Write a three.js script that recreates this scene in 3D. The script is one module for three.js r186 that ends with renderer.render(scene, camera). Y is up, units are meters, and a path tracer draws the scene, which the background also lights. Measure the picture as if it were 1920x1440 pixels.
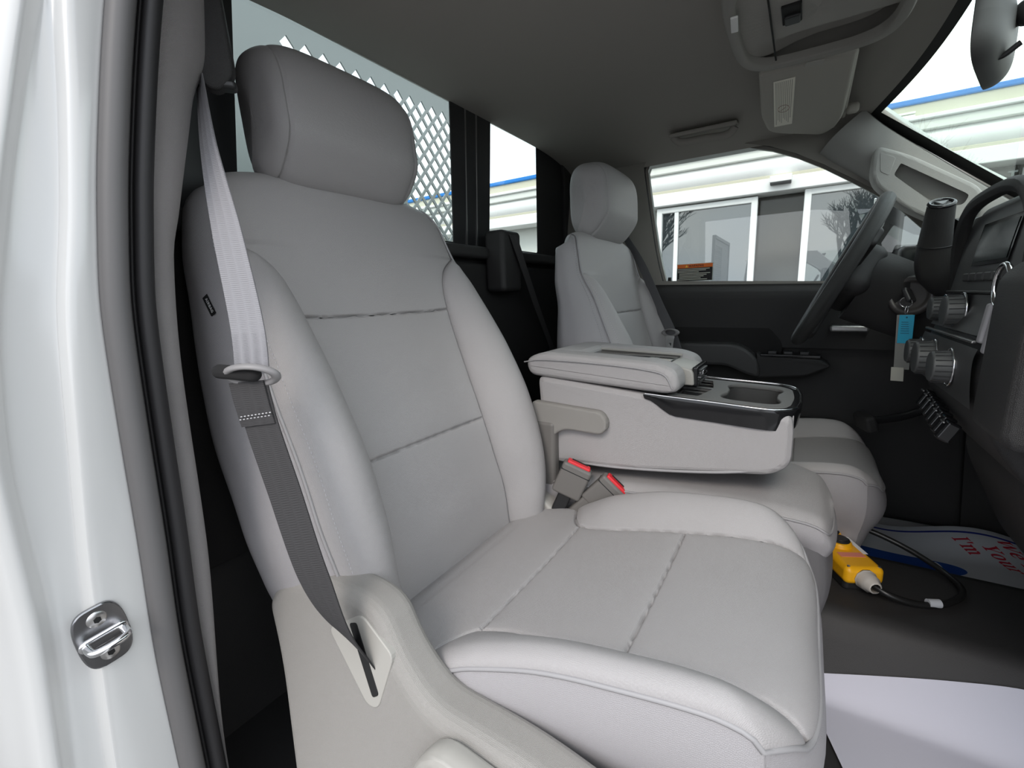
import * as THREE from 'three';
import { RoundedBoxGeometry } from 'three/addons/geometries/RoundedBoxGeometry.js';
import { mergeGeometries, mergeVertices, toCreasedNormals } from 'three/addons/utils/BufferGeometryUtils.js';
import { ImprovedNoise } from 'three/addons/math/ImprovedNoise.js';
import { FontLoader } from 'three/addons/loaders/FontLoader.js';
import { TextGeometry } from 'three/addons/geometries/TextGeometry.js';

// ------------------------------------------------------------------ camera, sky, sun, exposure
// x = towards the front of the truck, y = up (0 = cab floor), z = towards the passenger door
const scene = new THREE.Scene();
const camera = new THREE.PerspectiveCamera(2 * Math.atan(720 / 850) * 180 / Math.PI, 4 / 3, 0.02, 200);
{
  const X = new THREE.Vector3(0.84337247, -0.03257877, -0.53634084);
  const Y = new THREE.Vector3(-0.07266867, 0.98207452, -0.17392212);
  const Z = new THREE.Vector3(0.53239284, 0.18565631, 0.82588716);
  camera.position.set(0, 0.79, 1.035);
  camera.quaternion.setFromRotationMatrix(new THREE.Matrix4().makeBasis(X, Y, Z));
  scene.add(camera);
}
const renderer = new THREE.WebGLRenderer({ antialias: true });
renderer.toneMapping = THREE.LinearToneMapping;
renderer.toneMappingExposure = 1.0;
renderer.shadowMap.enabled = true;
const SKY = 2.45, SUN = 1.25;

let seed = 7;
const rnd = () => { seed = (seed * 1664525 + 1013904223) >>> 0; return seed / 4294967296; };
const noise3 = new ImprovedNoise();
const fbm = (x, y, z, o = 4) => { let a = 0, s = 0.5, f = 1; for (let i = 0; i < o; i++) { a += s * noise3.noise(x * f, y * f, z * f); s *= 0.5; f *= 2.03; } return a; };

{
  // bright overcast sky, thin cloud with pale blue between
  const w = 512, h = 256, data = new Float32Array(w * h * 4);
  for (let j = 0; j < h; j++) for (let i = 0; i < w; i++) {
    const el = ((j + 0.5) / h - 0.5) * Math.PI, az = ((i + 0.5) / w - 0.5) * 2 * Math.PI;
    const dx = Math.cos(el) * Math.cos(az), dy = Math.sin(el), dz = Math.cos(el) * Math.sin(az);
    const c = Math.min(1, Math.max(0, 0.5 + 1.5 * fbm(dx * 2.2 + 3, dy * 4.5, dz * 2.2 - 5, 5)));
    const k = 0.82 + 0.28 * Math.max(0, dy), o = (j * w + i) * 4;
    data[o] = k * (0.70 + 0.33 * c); data[o + 1] = k * (0.81 + 0.20 * c); data[o + 2] = k * (0.96 + 0.03 * c); data[o + 3] = 1;
    if (dy < 0) { data[o] = data[o + 1] = data[o + 2] = 0.3; }
  }
  const t = new THREE.DataTexture(data, w, h, THREE.RGBAFormat, THREE.FloatType);
  t.mapping = THREE.EquirectangularReflectionMapping; t.magFilter = THREE.LinearFilter; t.needsUpdate = true;
  scene.background = t; scene.environment = t;
  scene.backgroundIntensity = SKY; scene.environmentIntensity = SKY;
}
const sun = new THREE.DirectionalLight(0xfff4ea, SUN);   // sun behind thin cloud, high over the open passenger side
sun.position.set(0.2, 4.3, 4.8); sun.target.position.set(-0.3, 0.4, 0.4);
sun.castShadow = true; sun.shadow.radius = 40; sun.shadow.mapSize.set(2048, 2048);
Object.assign(sun.shadow.camera, { left: -8, right: 8, top: 8, bottom: -8, near: 0.1, far: 40 });
scene.add(sun, sun.target);

// ------------------------------------------------------------------ helpers
const V = (x, y, z) => new THREE.Vector3(x, y, z);
const lerp = (a, b, t) => a + (b - a) * t;
const clamp = (x, a = 0, b = 1) => Math.min(b, Math.max(a, x));
const smooth = (a, b, x) => { const t = clamp((x - a) / (b - a)); return t * t * (3 - 2 * t); };
// monotone-ish cubic table
function tab(...pts) {
  const xs = pts.map((p) => p[0]), ys = pts.map((p) => p[1]), n = xs.length, m = [];
  for (let i = 0; i < n; i++) {
    if (i === 0) m.push((ys[1] - ys[0]) / (xs[1] - xs[0]));
    else if (i === n - 1) m.push((ys[n - 1] - ys[n - 2]) / (xs[n - 1] - xs[n - 2]));
    else {
      const a = (ys[i] - ys[i - 1]) / (xs[i] - xs[i - 1]), b = (ys[i + 1] - ys[i]) / (xs[i + 1] - xs[i]);
      m.push(a * b <= 0 ? 0 : 2 * a * b / (a + b));
    }
  }
  return (x) => {
    if (x <= xs[0]) return ys[0];
    if (x >= xs[n - 1]) return ys[n - 1];
    let i = 0; while (x > xs[i + 1]) i++;
    const h = xs[i + 1] - xs[i], t = (x - xs[i]) / h, t2 = t * t, t3 = t2 * t;
    return (2 * t3 - 3 * t2 + 1) * ys[i] + (t3 - 2 * t2 + t) * h * m[i] + (-2 * t3 + 3 * t2) * ys[i + 1] + (t3 - t2) * h * m[i + 1];
  };
}
function shadowed(m) { m.castShadow = true; m.receiveShadow = true; return m; }
const names = new Map();
function numbered(n) { const k = names.get(n) ?? 0; names.set(n, k + 1); return k ? n + '_' + String(k).padStart(3, '0') : n; }
function tag(o, label, category, group) { o.userData.label = label; o.userData.category = category; if (group) o.userData.group = group; return o; }
function mesh(name, geo, mat, parent) { const m = shadowed(new THREE.Mesh(geo, mat)); m.name = parent ? name : numbered(name); (parent ?? scene).add(m); return m; }
function thing(name, label, category, group) { const g = new THREE.Group(); g.name = numbered(name); scene.add(g); return tag(g, label, category, group); }
function structure(o, label) { o.userData.kind = 'structure'; if (label) o.userData.label = label; return o; }
function group(name, parent) { const g = new THREE.Group(); g.name = parent ? name : numbered(name); (parent ?? scene).add(g); return g; }
function part(name, parent) { return group(name, parent); }

// parametric sheet, f(u,v) -> [x,y,z]; uv in metres where uvf given
function sheet(nu, nv, f, uvf, us, vs) {
  const pos = [], uv = [], idx = [];
  for (let j = 0; j <= nv; j++) for (let i = 0; i <= nu; i++) {
    const u = us ? us(i / nu) : i / nu, v = vs ? vs(j / nv) : j / nv;
    pos.push(...f(u, v)); uv.push(...(uvf ? uvf(u, v) : [u, v]));
  }
  for (let j = 0; j < nv; j++) for (let i = 0; i < nu; i++) { const a = j * (nu + 1) + i, b = a + 1, c = a + nu + 1, d = c + 1; idx.push(a, b, d, a, d, c); }
  const g = new THREE.BufferGeometry();
  g.setAttribute('position', new THREE.Float32BufferAttribute(pos, 3)); g.setAttribute('uv', new THREE.Float32BufferAttribute(uv, 2)); g.setIndex(idx);
  g.computeVertexNormals(); return g;
}
const ends = (t) => 0.5 - 0.5 * Math.cos(Math.PI * t);           // cluster at both ends
// uv in metres from position by the dominant normal axis
function boxUV(g) {
  g = g.index ? g.toNonIndexed() : g; const p = g.attributes.position, n = g.attributes.normal, uv = [];
  for (let i = 0; i < p.count; i += 3) {
    let ax = 0, ay = 0, az = 0;
    for (let k = 0; k < 3; k++) { ax += Math.abs(n.getX(i + k)); ay += Math.abs(n.getY(i + k)); az += Math.abs(n.getZ(i + k)); }
    for (let k = 0; k < 3; k++) { const x = p.getX(i + k), y = p.getY(i + k), z = p.getZ(i + k); if (ax > ay && ax > az) uv.push(z, y); else if (ay > az) uv.push(x, z); else uv.push(x, y); }
  }
  g.setAttribute('uv', new THREE.Float32BufferAttribute(uv, 2)); return g;
}
function rbox(w, h, d, r = 0.005, s = 3) { return boxUV(new RoundedBoxGeometry(w, h, d, s, Math.min(r, w / 2 - 1e-4, h / 2 - 1e-4, d / 2 - 1e-4))); }
function at(g, x, y, z, rx = 0, ry = 0, rz = 0) { g.applyMatrix4(new THREE.Matrix4().compose(V(x, y, z), new THREE.Quaternion().setFromEuler(new THREE.Euler(rx, ry, rz, 'YXZ')), V(1, 1, 1))); return g; }
// polygon in x,y extruded along z from z0 to z1 (bevel inside)
function plate(pts, z0, z1, bev = 0.004, holes = [], seg = 3, smoothPts = false) {
  const mk = (P, C) => { if (!smoothPts) return new C(P.map((p) => new THREE.Vector2(...p))); const c = new THREE.SplineCurve([...P, P[0]].map((p) => new THREE.Vector2(...p))); return new C(c.getPoints(P.length * 6)); };
  const s = mk(pts, THREE.Shape); s.holes = holes.map((h) => mk(h, THREE.Path));
  const a = Math.min(z0, z1), d = Math.abs(z1 - z0), b = Math.min(bev, d / 2 - 1e-4);
  const g = new THREE.ExtrudeGeometry(s, { depth: d - 2 * b, bevelEnabled: b > 0, bevelSize: b, bevelOffset: -b, bevelThickness: b, bevelSegments: seg, curveSegments: 10 });
  g.translate(0, 0, a + b); return boxUV(flatCaps(toCreasedNormals(g, 0.7)));
}
function flatCaps(g) {      // keep the large flat faces flat beside their bevels
  const p = g.attributes.position, n = g.attributes.normal, a = V(), b = V(), c = V();
  for (let i = 0; i < p.count; i += 3) {
    a.fromBufferAttribute(p, i); b.fromBufferAttribute(p, i + 1).sub(a); c.fromBufferAttribute(p, i + 2).sub(a); b.cross(c).normalize();
    if (Math.abs(b.z) > 0.999) for (let k = 0; k < 3; k++) n.setXYZ(i + k, 0, 0, Math.sign(b.z));
  }
  return g;
}
function roundPoly(pts, r, n = 5) {       // round the corners of a polygon; r number or per-corner
  const out = [], N = pts.length;
  for (let i = 0; i < N; i++) {
    const p = new THREE.Vector2(...pts[i]), a = new THREE.Vector2(...pts[(i + N - 1) % N]), b = new THREE.Vector2(...pts[(i + 1) % N]);
    const rr = Math.min(Array.isArray(r) ? r[i] : r, p.distanceTo(a) * 0.49, p.distanceTo(b) * 0.49);
    const A = p.clone().lerp(a, rr / p.distanceTo(a)), B = p.clone().lerp(b, rr / p.distanceTo(b));
    for (let k = 0; k <= n; k++) { const t = k / n, q = A.clone().multiplyScalar((1 - t) * (1 - t)).addScaledVector(p, 2 * t * (1 - t)).addScaledVector(B, t * t); out.push([q.x, q.y]); }
  }
  return out;
}
function tube(pts, r, seg = 64, rad = 8, closed = false) { return new THREE.TubeGeometry(new THREE.CatmullRomCurve3(pts.map((p) => V(...p)), closed), seg, r, rad, closed); }
function ribbon(pts, dirs, width, thick, n = 60) {   // flat band with thickness
  const c = new THREE.CatmullRomCurve3(pts.map((p) => V(...p))), d = new THREE.CatmullRomCurve3(dirs.map((p) => V(...p)));
  const len = c.getLength();
  const sec = [[-1, 0.5], [-0.97, 1], [0.97, 1], [1, 0.5], [1, -0.5], [0.97, -1], [-0.97, -1], [-1, -0.5], [-1, 0.5]];
  return sheet(sec.length - 1, n, (u, v) => {
    const p = c.getPoint(v), t = c.getTangent(v), w = d.getPoint(v).normalize(), nn = V().crossVectors(t, w).normalize(), [a, b] = sec[Math.round(u * (sec.length - 1))];
    return p.addScaledVector(w, a * width / 2).addScaledVector(nn, b * thick / 2).toArray();
  }, (u, v) => [u < 0.5 ? u * 2 * width : (1 - u) * 2 * width, v * len]);
}
function V0() { return new THREE.Vector3(); }
function cyl(r0, r1, h, n = 24) { return new THREE.CylinderGeometry(r0, r1, h, n); }

// ------------------------------------------------------------------ textures
function dataTex(w, h, f, srgb = false) {
  const d = new Uint8Array(w * h * 4);
  for (let j = 0; j < h; j++) for (let i = 0; i < w; i++) { const c = f(i / w, j / h, i, j), o = (j * w + i) * 4; for (let k = 0; k < 3; k++) d[o + k] = clamp(c[k]) * 255; d[o + 3] = 255; }
  const t = new THREE.DataTexture(d, w, h); t.wrapS = t.wrapT = THREE.RepeatWrapping; t.magFilter = THREE.LinearFilter; t.minFilter = THREE.LinearMipmapLinearFilter; t.generateMipmaps = true;
  if (srgb) t.colorSpace = THREE.SRGBColorSpace; t.needsUpdate = true; return t;
}
function cellTex(n, cells) {        // leather grain: pebbles, tileable
  const P = []; for (let j = 0; j < cells; j++) for (let i = 0; i < cells; i++) P.push([(i + 0.15 + 0.7 * rnd()) / cells, (j + 0.15 + 0.7 * rnd()) / cells]);
  return dataTex(n, n, (u, v) => {
    let d1 = 9, d2 = 9; const ci = Math.floor(u * cells), cj = Math.floor(v * cells);
    for (let b = -1; b <= 1; b++) for (let a = -1; a <= 1; a++) {
      const p = P[((cj + b + cells) % cells) * cells + (ci + a + cells) % cells];
      let dx = Math.abs(u - p[0]), dy = Math.abs(v - p[1]); dx = Math.min(dx, 1 - dx); dy = Math.min(dy, 1 - dy); const d = Math.hypot(dx, dy) * cells;
      if (d < d1) { d2 = d1; d1 = d; } else if (d < d2) d2 = d;
    }
    const e = clamp((d2 - d1) * 2.2); return [e, e, e];
  });
}
function rep(t, metres) { const c = t.clone(); c.repeat.set(1 / metres, 1 / metres); c.needsUpdate = true; return c; }
const grainT = cellTex(512, 36);
const speckT = dataTex(256, 256, () => { const v = 0.5 + 0.5 * (rnd() - 0.5) + 0.25 * (rnd() - 0.5); return [v, v, v]; });
const webT = dataTex(128, 64, (u, v) => { const r = Math.abs(Math.sin(u * Math.PI * 16)), q = 0.5 + 0.5 * Math.sin((v * 8 + Math.floor(u * 16) % 2 * 0.5) * 2 * Math.PI); const k = 0.35 * r + 0.65 * r * q; return [k, k, k]; });

// ------------------------------------------------------------------ materials (linear base colours)
function mat(r, g, b, rough = 0.6, more = {}) { const m = new THREE.MeshPhysicalMaterial({ roughness: rough, ...more }); m.color.setRGB(r, g, b); return m; }
const M = {};
M.leather = mat(0.385, 0.368, 0.366, 0.5, { bumpMap: rep(grainT, 0.055), bumpScale: 0.00018, side: THREE.DoubleSide });
M.leatherSide = mat(0.36, 0.345, 0.352, 0.52, { bumpMap: rep(grainT, 0.055), bumpScale: 0.0002, side: THREE.DoubleSide });
M.thread = mat(0.52, 0.51, 0.52, 0.8);
M.piping = mat(0.34, 0.33, 0.335, 0.5);
M.shield = mat(0.31, 0.295, 0.275, 0.6, { bumpMap: rep(grainT, 0.045), bumpScale: 0.0003, side: THREE.DoubleSide });
M.shieldSmooth = mat(0.38, 0.365, 0.335, 0.45);
M.dark = mat(0.022, 0.021, 0.021, 0.55, { bumpMap: rep(grainT, 0.06), bumpScale: 0.00025, side: THREE.DoubleSide });
M.darkSmooth = mat(0.018, 0.018, 0.019, 0.4);
M.black = mat(0.006, 0.006, 0.006, 0.7);
M.gloss = mat(0.012, 0.012, 0.013, 0.12);
M.carpet = mat(0.018, 0.017, 0.017, 0.95, { bumpMap: rep(speckT, 0.06), bumpScale: 0.002, side: THREE.DoubleSide });
M.rubber = mat(0.024, 0.023, 0.023, 0.6, { bumpMap: rep(speckT, 0.08), bumpScale: 0.0005, side: THREE.DoubleSide });
M.headliner = mat(0.34, 0.32, 0.29, 0.95, { bumpMap: rep(speckT, 0.05), bumpScale: 0.0004, side: THREE.DoubleSide });
M.greyTrim = mat(0.36, 0.355, 0.335, 0.6, { bumpMap: rep(grainT, 0.06), bumpScale: 0.00025, side: THREE.DoubleSide });
M.pillar = mat(0.36, 0.34, 0.335, 0.65, { bumpMap: rep(grainT, 0.055), bumpScale: 0.0005, side: THREE.DoubleSide });
M.seal = mat(0.12, 0.116, 0.116, 0.55, { side: THREE.DoubleSide });
M.sealDark = mat(0.015, 0.014, 0.015, 0.6, { side: THREE.DoubleSide });
M.paint = mat(0.60, 0.60, 0.59, 0.3, { clearcoat: 1, clearcoatRoughness: 0.12, side: THREE.DoubleSide });
M.chrome = mat(0.75, 0.75, 0.76, 0.12, { metalness: 1 });
M.steel = mat(0.55, 0.54, 0.53, 0.3, { metalness: 1 });
M.plateSteel = mat(0.30, 0.30, 0.31, 0.22, { metalness: 1 });
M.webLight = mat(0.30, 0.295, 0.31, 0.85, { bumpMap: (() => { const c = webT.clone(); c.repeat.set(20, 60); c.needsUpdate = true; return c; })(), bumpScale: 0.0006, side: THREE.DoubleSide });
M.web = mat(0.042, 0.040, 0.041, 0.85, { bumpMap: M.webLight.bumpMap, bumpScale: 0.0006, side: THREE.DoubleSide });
M.buckle = mat(0.16, 0.15, 0.14, 0.5);
M.red = mat(0.75, 0.03, 0.04, 0.4);
M.yellow = mat(0.85, 0.42, 0.008, 0.4);
M.white = mat(0.75, 0.75, 0.76, 0.6);
M.paper = mat(0.56, 0.56, 0.63, 0.75, { side: THREE.DoubleSide });
M.glass = mat(0.93, 0.96, 0.94, 0, { transmission: 1, thickness: 0, ior: 1.5, side: THREE.DoubleSide });
M.windshield = mat(0.86, 0.94, 0.89, 0, { transmission: 1, thickness: 0, ior: 1.5, side: THREE.DoubleSide });
M.rearGlass = mat(0.86, 0.93, 0.90, 0, { transmission: 1, thickness: 0, ior: 1.5, side: THREE.DoubleSide });
M.mirror = mat(0.9, 0.9, 0.9, 0.02, { metalness: 1 });

// ------------------------------------------------------------------ seams: groove of a soft panel near its seam lines
function seamField(lines) {          // lines: arrays of Vector3
  const pts = []; for (const l of lines) for (let i = 0; i < l.length; i++) { pts.push(l[i]); if (i + 1 < l.length) { const d = l[i].distanceTo(l[i + 1]), n = Math.floor(d / 0.003); for (let k = 1; k < n; k++) pts.push(l[i].clone().lerp(l[i + 1], k / n)); } }
  const cell = 0.03, map = new Map(), key = (x, y, z) => Math.floor(x / cell) + ',' + Math.floor(y / cell) + ',' + Math.floor(z / cell);
  for (const p of pts) { const k = key(p.x, p.y, p.z); if (!map.has(k)) map.set(k, []); map.get(k).push(p); }
  return (p) => {
    let b = 1e9; const ci = Math.floor(p.x / cell), cj = Math.floor(p.y / cell), ck = Math.floor(p.z / cell);
    for (let i = -1; i <= 1; i++) for (let j = -1; j <= 1; j++) for (let k = -1; k <= 1; k++) { const l = map.get((ci + i) + ',' + (cj + j) + ',' + (ck + k)); if (l) for (const q of l) { const d = p.distanceToSquared(q); if (d < b) b = d; } }
    return Math.sqrt(b);
  };
}
const groove = (d, a = 1) => d > 0.06 ? 0 : a * (0.0065 * Math.exp(-(d * d) / (0.0023 * 0.0023)) + 0.0032 * Math.exp(-d / 0.010));
function stitchRow(pts, len = 0.0042, gap = 0.0024, r = 0.0007) {   // row of short stitches along a polyline (Vector3)
  const c = new THREE.CatmullRomCurve3(pts), L = c.getLength(), n = Math.floor(L / (len + gap)), list = [];
  const base = new THREE.CapsuleGeometry(r, len - 2 * r, 1, 4), up = V(0, 1, 0);
  for (let i = 0; i < n; i++) { const u = (i + 0.5) / n, p = c.getPointAt(u), t = c.getTangentAt(u); const g = base.clone(); g.applyMatrix4(new THREE.Matrix4().compose(p, new THREE.Quaternion().setFromUnitVectors(up, t), V(1, 1, 1))); list.push(g); }
  return mergeGeometries(list);
}
// ================================================================== outside: yard, building, trees, cab guard
const TX = (g, f) => { const p = g.attributes.position; for (let i = 0; i < p.count; i++) { const q = f(p.getX(i), p.getY(i), p.getZ(i)); p.setXYZ(i, ...q); } p.needsUpdate = true; g.computeVertexNormals(); return g; };
const GY = -0.82;
{
  const asphaltT = dataTex(256, 256, (u, v, i, j) => { const k = 0.5 + 0.35 * (rnd() - 0.5); return [k, k, k]; });
  M.asphalt = mat(0.13, 0.128, 0.125, 0.9, { bumpMap: rep(asphaltT, 0.5), bumpScale: 0.004 });
  const g = new THREE.PlaneGeometry(120, 120); g.rotateX(-Math.PI / 2); g.translate(0, GY, 0); boxUV(g);
  structure(mesh('ground', boxUV(g), M.asphalt), 'grey asphalt yard around the truck');
}
{
  const b = thing('showroom_building', 'white and beige showroom building outside the far window', 'building');
  M.bWhite = mat(0.84, 0.85, 0.80, 0.6); M.bWhite2 = mat(0.88, 0.88, 0.87, 0.5); M.bBeige = mat(0.60, 0.57, 0.45, 0.7); M.blue = mat(0.008, 0.20, 0.62, 0.5);
  M.bGlass = mat(0.03, 0.04, 0.045, 0.015, { ior: 2.4 }); M.bGlassDark = mat(0.035, 0.035, 0.03, 0.12, { ior: 1.5 }); M.aluminium = mat(0.88, 0.89, 0.88, 0.4);
  const zb = -4.2, box = (x0, x1, y0, y1, z0, z1, r = 0.01) => at(rbox(x1 - x0, y1 - y0, z1 - z0, r, 2), (x0 + x1) / 2, (y0 + y1) / 2, (z0 + z1) / 2);
  mesh('wall', box(-14, 14, GY, 2.10, zb - 3.4, zb - 0.30), M.bWhite, b);
  mesh('header_beam', box(-14, 14, 1.705, 1.83, zb - 0.25, zb + 0.03), M.bWhite2, b);
  // rounded gutter pipe under the eave
  mesh('gutter', sheet(2, 24, (u, v) => { const a = lerp(-0.55, 0.5, v) * Math.PI; return [lerp(-14, 14, u), 1.935 + 0.115 * Math.sin(a), zb - 0.07 + 0.115 * Math.cos(a)]; }), M.bWhite2, b);
  mesh('soffit', box(-14, 14, 1.825, 1.86, zb - 0.3, zb + 0.02), M.bBeige, b);
  mesh('eave_board', box(-14, 14, 2.02, 2.095, zb - 0.3, zb + 0.06), M.bWhite, b);
  mesh('eave_trim', box(-14, 14, 2.095, 2.13, zb - 0.3, zb + 0.09), M.bWhite2, b);
  mesh('fascia', box(0.462, 14, 2.12, 2.245, zb - 0.6, zb - 0.01), M.bBeige, b);
  mesh('fascia', box(-14, 0.30, 2.12, 2.245, zb - 0.6, zb - 0.02), M.bBeige, b);
  mesh('blue_band', box(0.462, 14, 2.243, 2.285, zb - 0.6, zb + 0.01), M.blue, b);
  mesh('blue_band', box(-14, -0.9, 2.243, 2.285, zb - 0.6, zb + 0.01), M.blue, b);
  mesh('pier', box(0.30, 0.462, 1.9, 2.32, zb - 0.5, zb + 0.0), M.bWhite, b);
  for (const x0 of [0.48, -0.62]) for (let k = 0; k < 3; k++) mesh('vent_louver', box(x0, x0 + 0.17, 2.125 + k * 0.024, 2.14 + k * 0.024, zb - 0.02, zb + 0.012, 0.003), M.bWhite, b);
  // sliding doors: frame bars and panes
  const door = (x0, x1, top, extra) => {
    const d = part('sliding_door', b); const f = 0.058;
    mesh('stile', box(x0, x0 + f, GY, top, zb - 0.10, zb - 0.03), M.aluminium, d); mesh('stile', box(x1 - f, x1, GY, top, zb - 0.10, zb - 0.03), M.aluminium, d);
    mesh('top_rail', box(x0, x1, top - 0.055, top, zb - 0.098, zb - 0.032), M.aluminium, d); mesh('bottom_rail', box(x0, x1, GY, GY + 0.12, zb - 0.098, zb - 0.032), M.aluminium, d);
    mesh('pane', box(x0 + f, x1 - f, GY + 0.12, top - 0.055, zb - 0.075, zb - 0.065, 0.001), M.bGlass, d);
    for (const e of extra) mesh('mullion', box(e, e + 0.045, GY, top - 0.05, zb - 0.09, zb - 0.04), M.aluminium, d);
  };
  door(-1.44, -0.462, 1.692, [-1.255]); door(-0.078, 1.05, 1.702, []); door(1.35, 2.5, 1.702, []);
  mesh('inner_pane', box(-0.47, -0.07, GY, 1.70, zb - 0.22, zb - 0.20, 0.001), M.bGlassDark, b);
  mesh('inner_pane', box(1.04, 1.36, GY, 1.70, zb - 0.22, zb - 0.20, 0.001), M.bGlassDark, b);
  mesh('side_pane', box(-2.6, -1.46, GY, 1.55, zb - 0.12, zb - 0.10, 0.001), M.bGlass, b);
  const font = await new FontLoader().loadAsync('fonts/droid/droid_sans_bold.typeface.json');
  M.etch = mat(0.10, 0.12, 0.12, 0.5);
  for (const [s, x, y, h] of [['T', 1.255, 1.56, 0.075], ['K', 1.285, 1.49, 0.062]]) mesh('glass_lettering', new TextGeometry(s, { font, size: h, depth: 0.002, curveSegments: 3 }).translate(x, y, zb - 0.028), M.etch, b);
  mesh('sensor_box', box(-0.365, -0.185, 1.775, 1.835, zb + 0.0, zb + 0.10, 0.008), M.bWhite2, b);
  mesh('sensor_lens', box(-0.36, -0.19, 1.758, 1.780, zb + 0.01, zb + 0.095, 0.004), M.darkSmooth, b);
}
function bareTree(x, z, h, label) {
  const t = thing('bare_tree', label, 'tree', 'bare trees across the yard'); const segs = [];
  const tip = []; const grow = (p, d, len, r, depth) => {
    const q = p.clone().addScaledVector(d, len); const g = new THREE.CylinderGeometry(r * 0.68, r, len, 5, 1, true); g.applyMatrix4(new THREE.Matrix4().compose(p.clone().lerp(q, 0.5), new THREE.Quaternion().setFromUnitVectors(V(0, 1, 0), d), V(1, 1, 1))); (depth === 0 ? segs : tip).push(g);
    if (depth >= 6) return; const n = depth === 0 ? 4 : 3;
    for (let i = 0; i < n; i++) { const nd = d.clone().add(V(rnd() - 0.5, (rnd() - 0.3) * 0.7, rnd() - 0.5).multiplyScalar(1.25)).normalize(); grow(p.clone().lerp(q, 0.55 + 0.45 * rnd()), nd, len * (0.62 + 0.22 * rnd()), r * 0.6, depth + 1); }
  };
  M.bark ??= mat(0.07, 0.055, 0.045, 0.9);
  grow(V(x, GY, z), V(0, 1, 0), h * 0.3, h * 0.026, 0);
  mesh('trunk', mergeGeometries(segs), M.bark, t); mesh('branches', mergeGeometries(tip), M.bark, t).userData.kind = 'stuff';
}
bareTree(-6.5, 13, 8, 'bare tree mirrored in the glass door with the warning sticker'); bareTree(1.2, 15, 7, 'bare tree mirrored in the sliding door behind the steering wheel');
{
  const S = 1.40 / 1.02, gz = (z) => 1.035 + (z - 1.035) * S, gy = (y) => 0.79 + (y - 0.79) * S;
  const r = thing('cab_guard', 'grey steel cab guard with diamond mesh outside the rear window', 'cab guard');
  M.guard = mat(0.24, 0.26, 0.255, 0.4, { side: THREE.DoubleSide });
  const holes = [], px = 0.0478, py = 0.051, hw = 0.0175, hh = 0.0195;
  for (let j = 0; j < 17; j++) for (let i = 0; i < 13; i++) { const z0 = 0.336 - px * (i + (j % 2 ? 0.5 : 0)); if (z0 < -0.225) continue; const z = gz(z0), y = gy(1.363 - j * py / 2), a = hw * S, b = hh * S; holes.push([[z - a, y], [z, y + b], [z + a, y], [z, y - b]]); }
  const g = plate([[0.95, 0.35], [0.95, gy(1.46)], [gz(-0.262), gy(1.46)], [gz(-0.262), 0.35]], -1.404, -1.398, 0, holes);
  mesh('mesh_panel', TX(g, (x, y, z) => [z, y, x]), M.guard, r);
  mesh('post', at(rbox(0.05, 1.6, 0.05, 0.006), -1.41, 0.9, gz(-0.28)), M.guard, r); mesh('post', at(rbox(0.05, 1.6, 0.05, 0.006), -1.41, 0.9, 0.96), M.guard, r);
  mesh('top_rail', at(rbox(0.06, 0.06, 0.96 - gz(-0.28), 0.008), -1.41, gy(1.47), (0.96 + gz(-0.28)) / 2), M.guard, r);
}
// ================================================================== cab shell
{ // floor with transmission hump
  const hump = (z) => 0.15 * smooth(0.10, 0.0, z) * smooth(-0.36, -0.26, z);
  const g = sheet(40, 90, (u, v) => { const x = lerp(-1.0, 0.78, u), z = lerp(-0.86, 0.86, v), toe = 0.22 * smooth(0.6, 0.80, x); return [x, Math.max(hump(z) * (x < -0.4 ? 0.4 : 1), 0) + toe, z]; }, (u, v) => [u * 1.65, v * 1.72]);
  const f = structure(group('floor')); f.userData.label = 'black rubber cab floor with transmission hump';
  mesh('floor_mat', g, M.rubber, f);
  mesh('floor_pan', at(rbox(1.82, 0.06, 1.74, 0.01), -0.10, -0.05, 0), M.dark, f);
  mesh('door_sill', at(rbox(1.45, 0.10, 0.10, 0.02), 0.1, -0.03, 0.90), M.paint, f);
  mesh('firewall', at(rbox(0.04, 1.0, 1.72, 0.01), 0.80, 0.45, 0), M.dark, f);
}
const roofY = (x, z) => 1.30 + 0.030 * smooth(-0.82, -0.35, x) * (1 - (z / 0.8) ** 2) - 0.05 * Math.pow(Math.abs(z) / 0.76, 6) - 0.03 * smooth(-0.02, 0.2, x) + 0.004 * smooth(-0.7, -0.815, x);
{ // headliner
  const yR = roofY, xF = (z) => 0.205 - 0.09 * Math.pow(Math.abs(z) / 0.7, 3);
  const c = structure(group('ceiling'), 'dark grey fabric headliner');
  mesh('headliner', sheet(70, 70, (u, v) => { const z = lerp(-0.76, 0.76, v), x = lerp(-0.828, xF(z), u); return [x, yR(x, z), z]; }, (u, v) => [u, v * 1.5]), M.headliner, c);
  mesh('roof_skin', sheet(30, 30, (u, v) => { const z = lerp(-0.84, 0.80, v), x = lerp(-0.90, 0.235 - 0.09 * Math.pow(Math.abs(z) / 0.7, 3), u); return [x, yR(x, z) + 0.055, z]; }), M.paint, c);
  mesh('front_header', sheet(4, 40, (u, v) => { const z = lerp(-0.76, 0.76, v), x = xF(z) + 0.03 * u; return [x, yR(xF(z), z) + 0.055 * u, z]; }), M.darkSmooth, c);
  mesh('rear_header', sheet(2, 30, (u, v) => { const z = lerp(-0.8, 0.8, v); return [lerp(-0.828, -0.90, u), lerp(yR(-0.828, z), yR(-0.9, z) + 0.055, u), z]; }), M.darkSmooth, c);
  mesh('passenger_rail', sheet(40, 6, (u, v) => { const x = lerp(-0.85, 0.15, u), a = v * Math.PI / 2; return [x, yR(x, 0.76) + 0.055 * Math.sin(a), 0.76 + 0.04 * Math.sin(a)]; }), M.darkSmooth, c);
}
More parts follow.
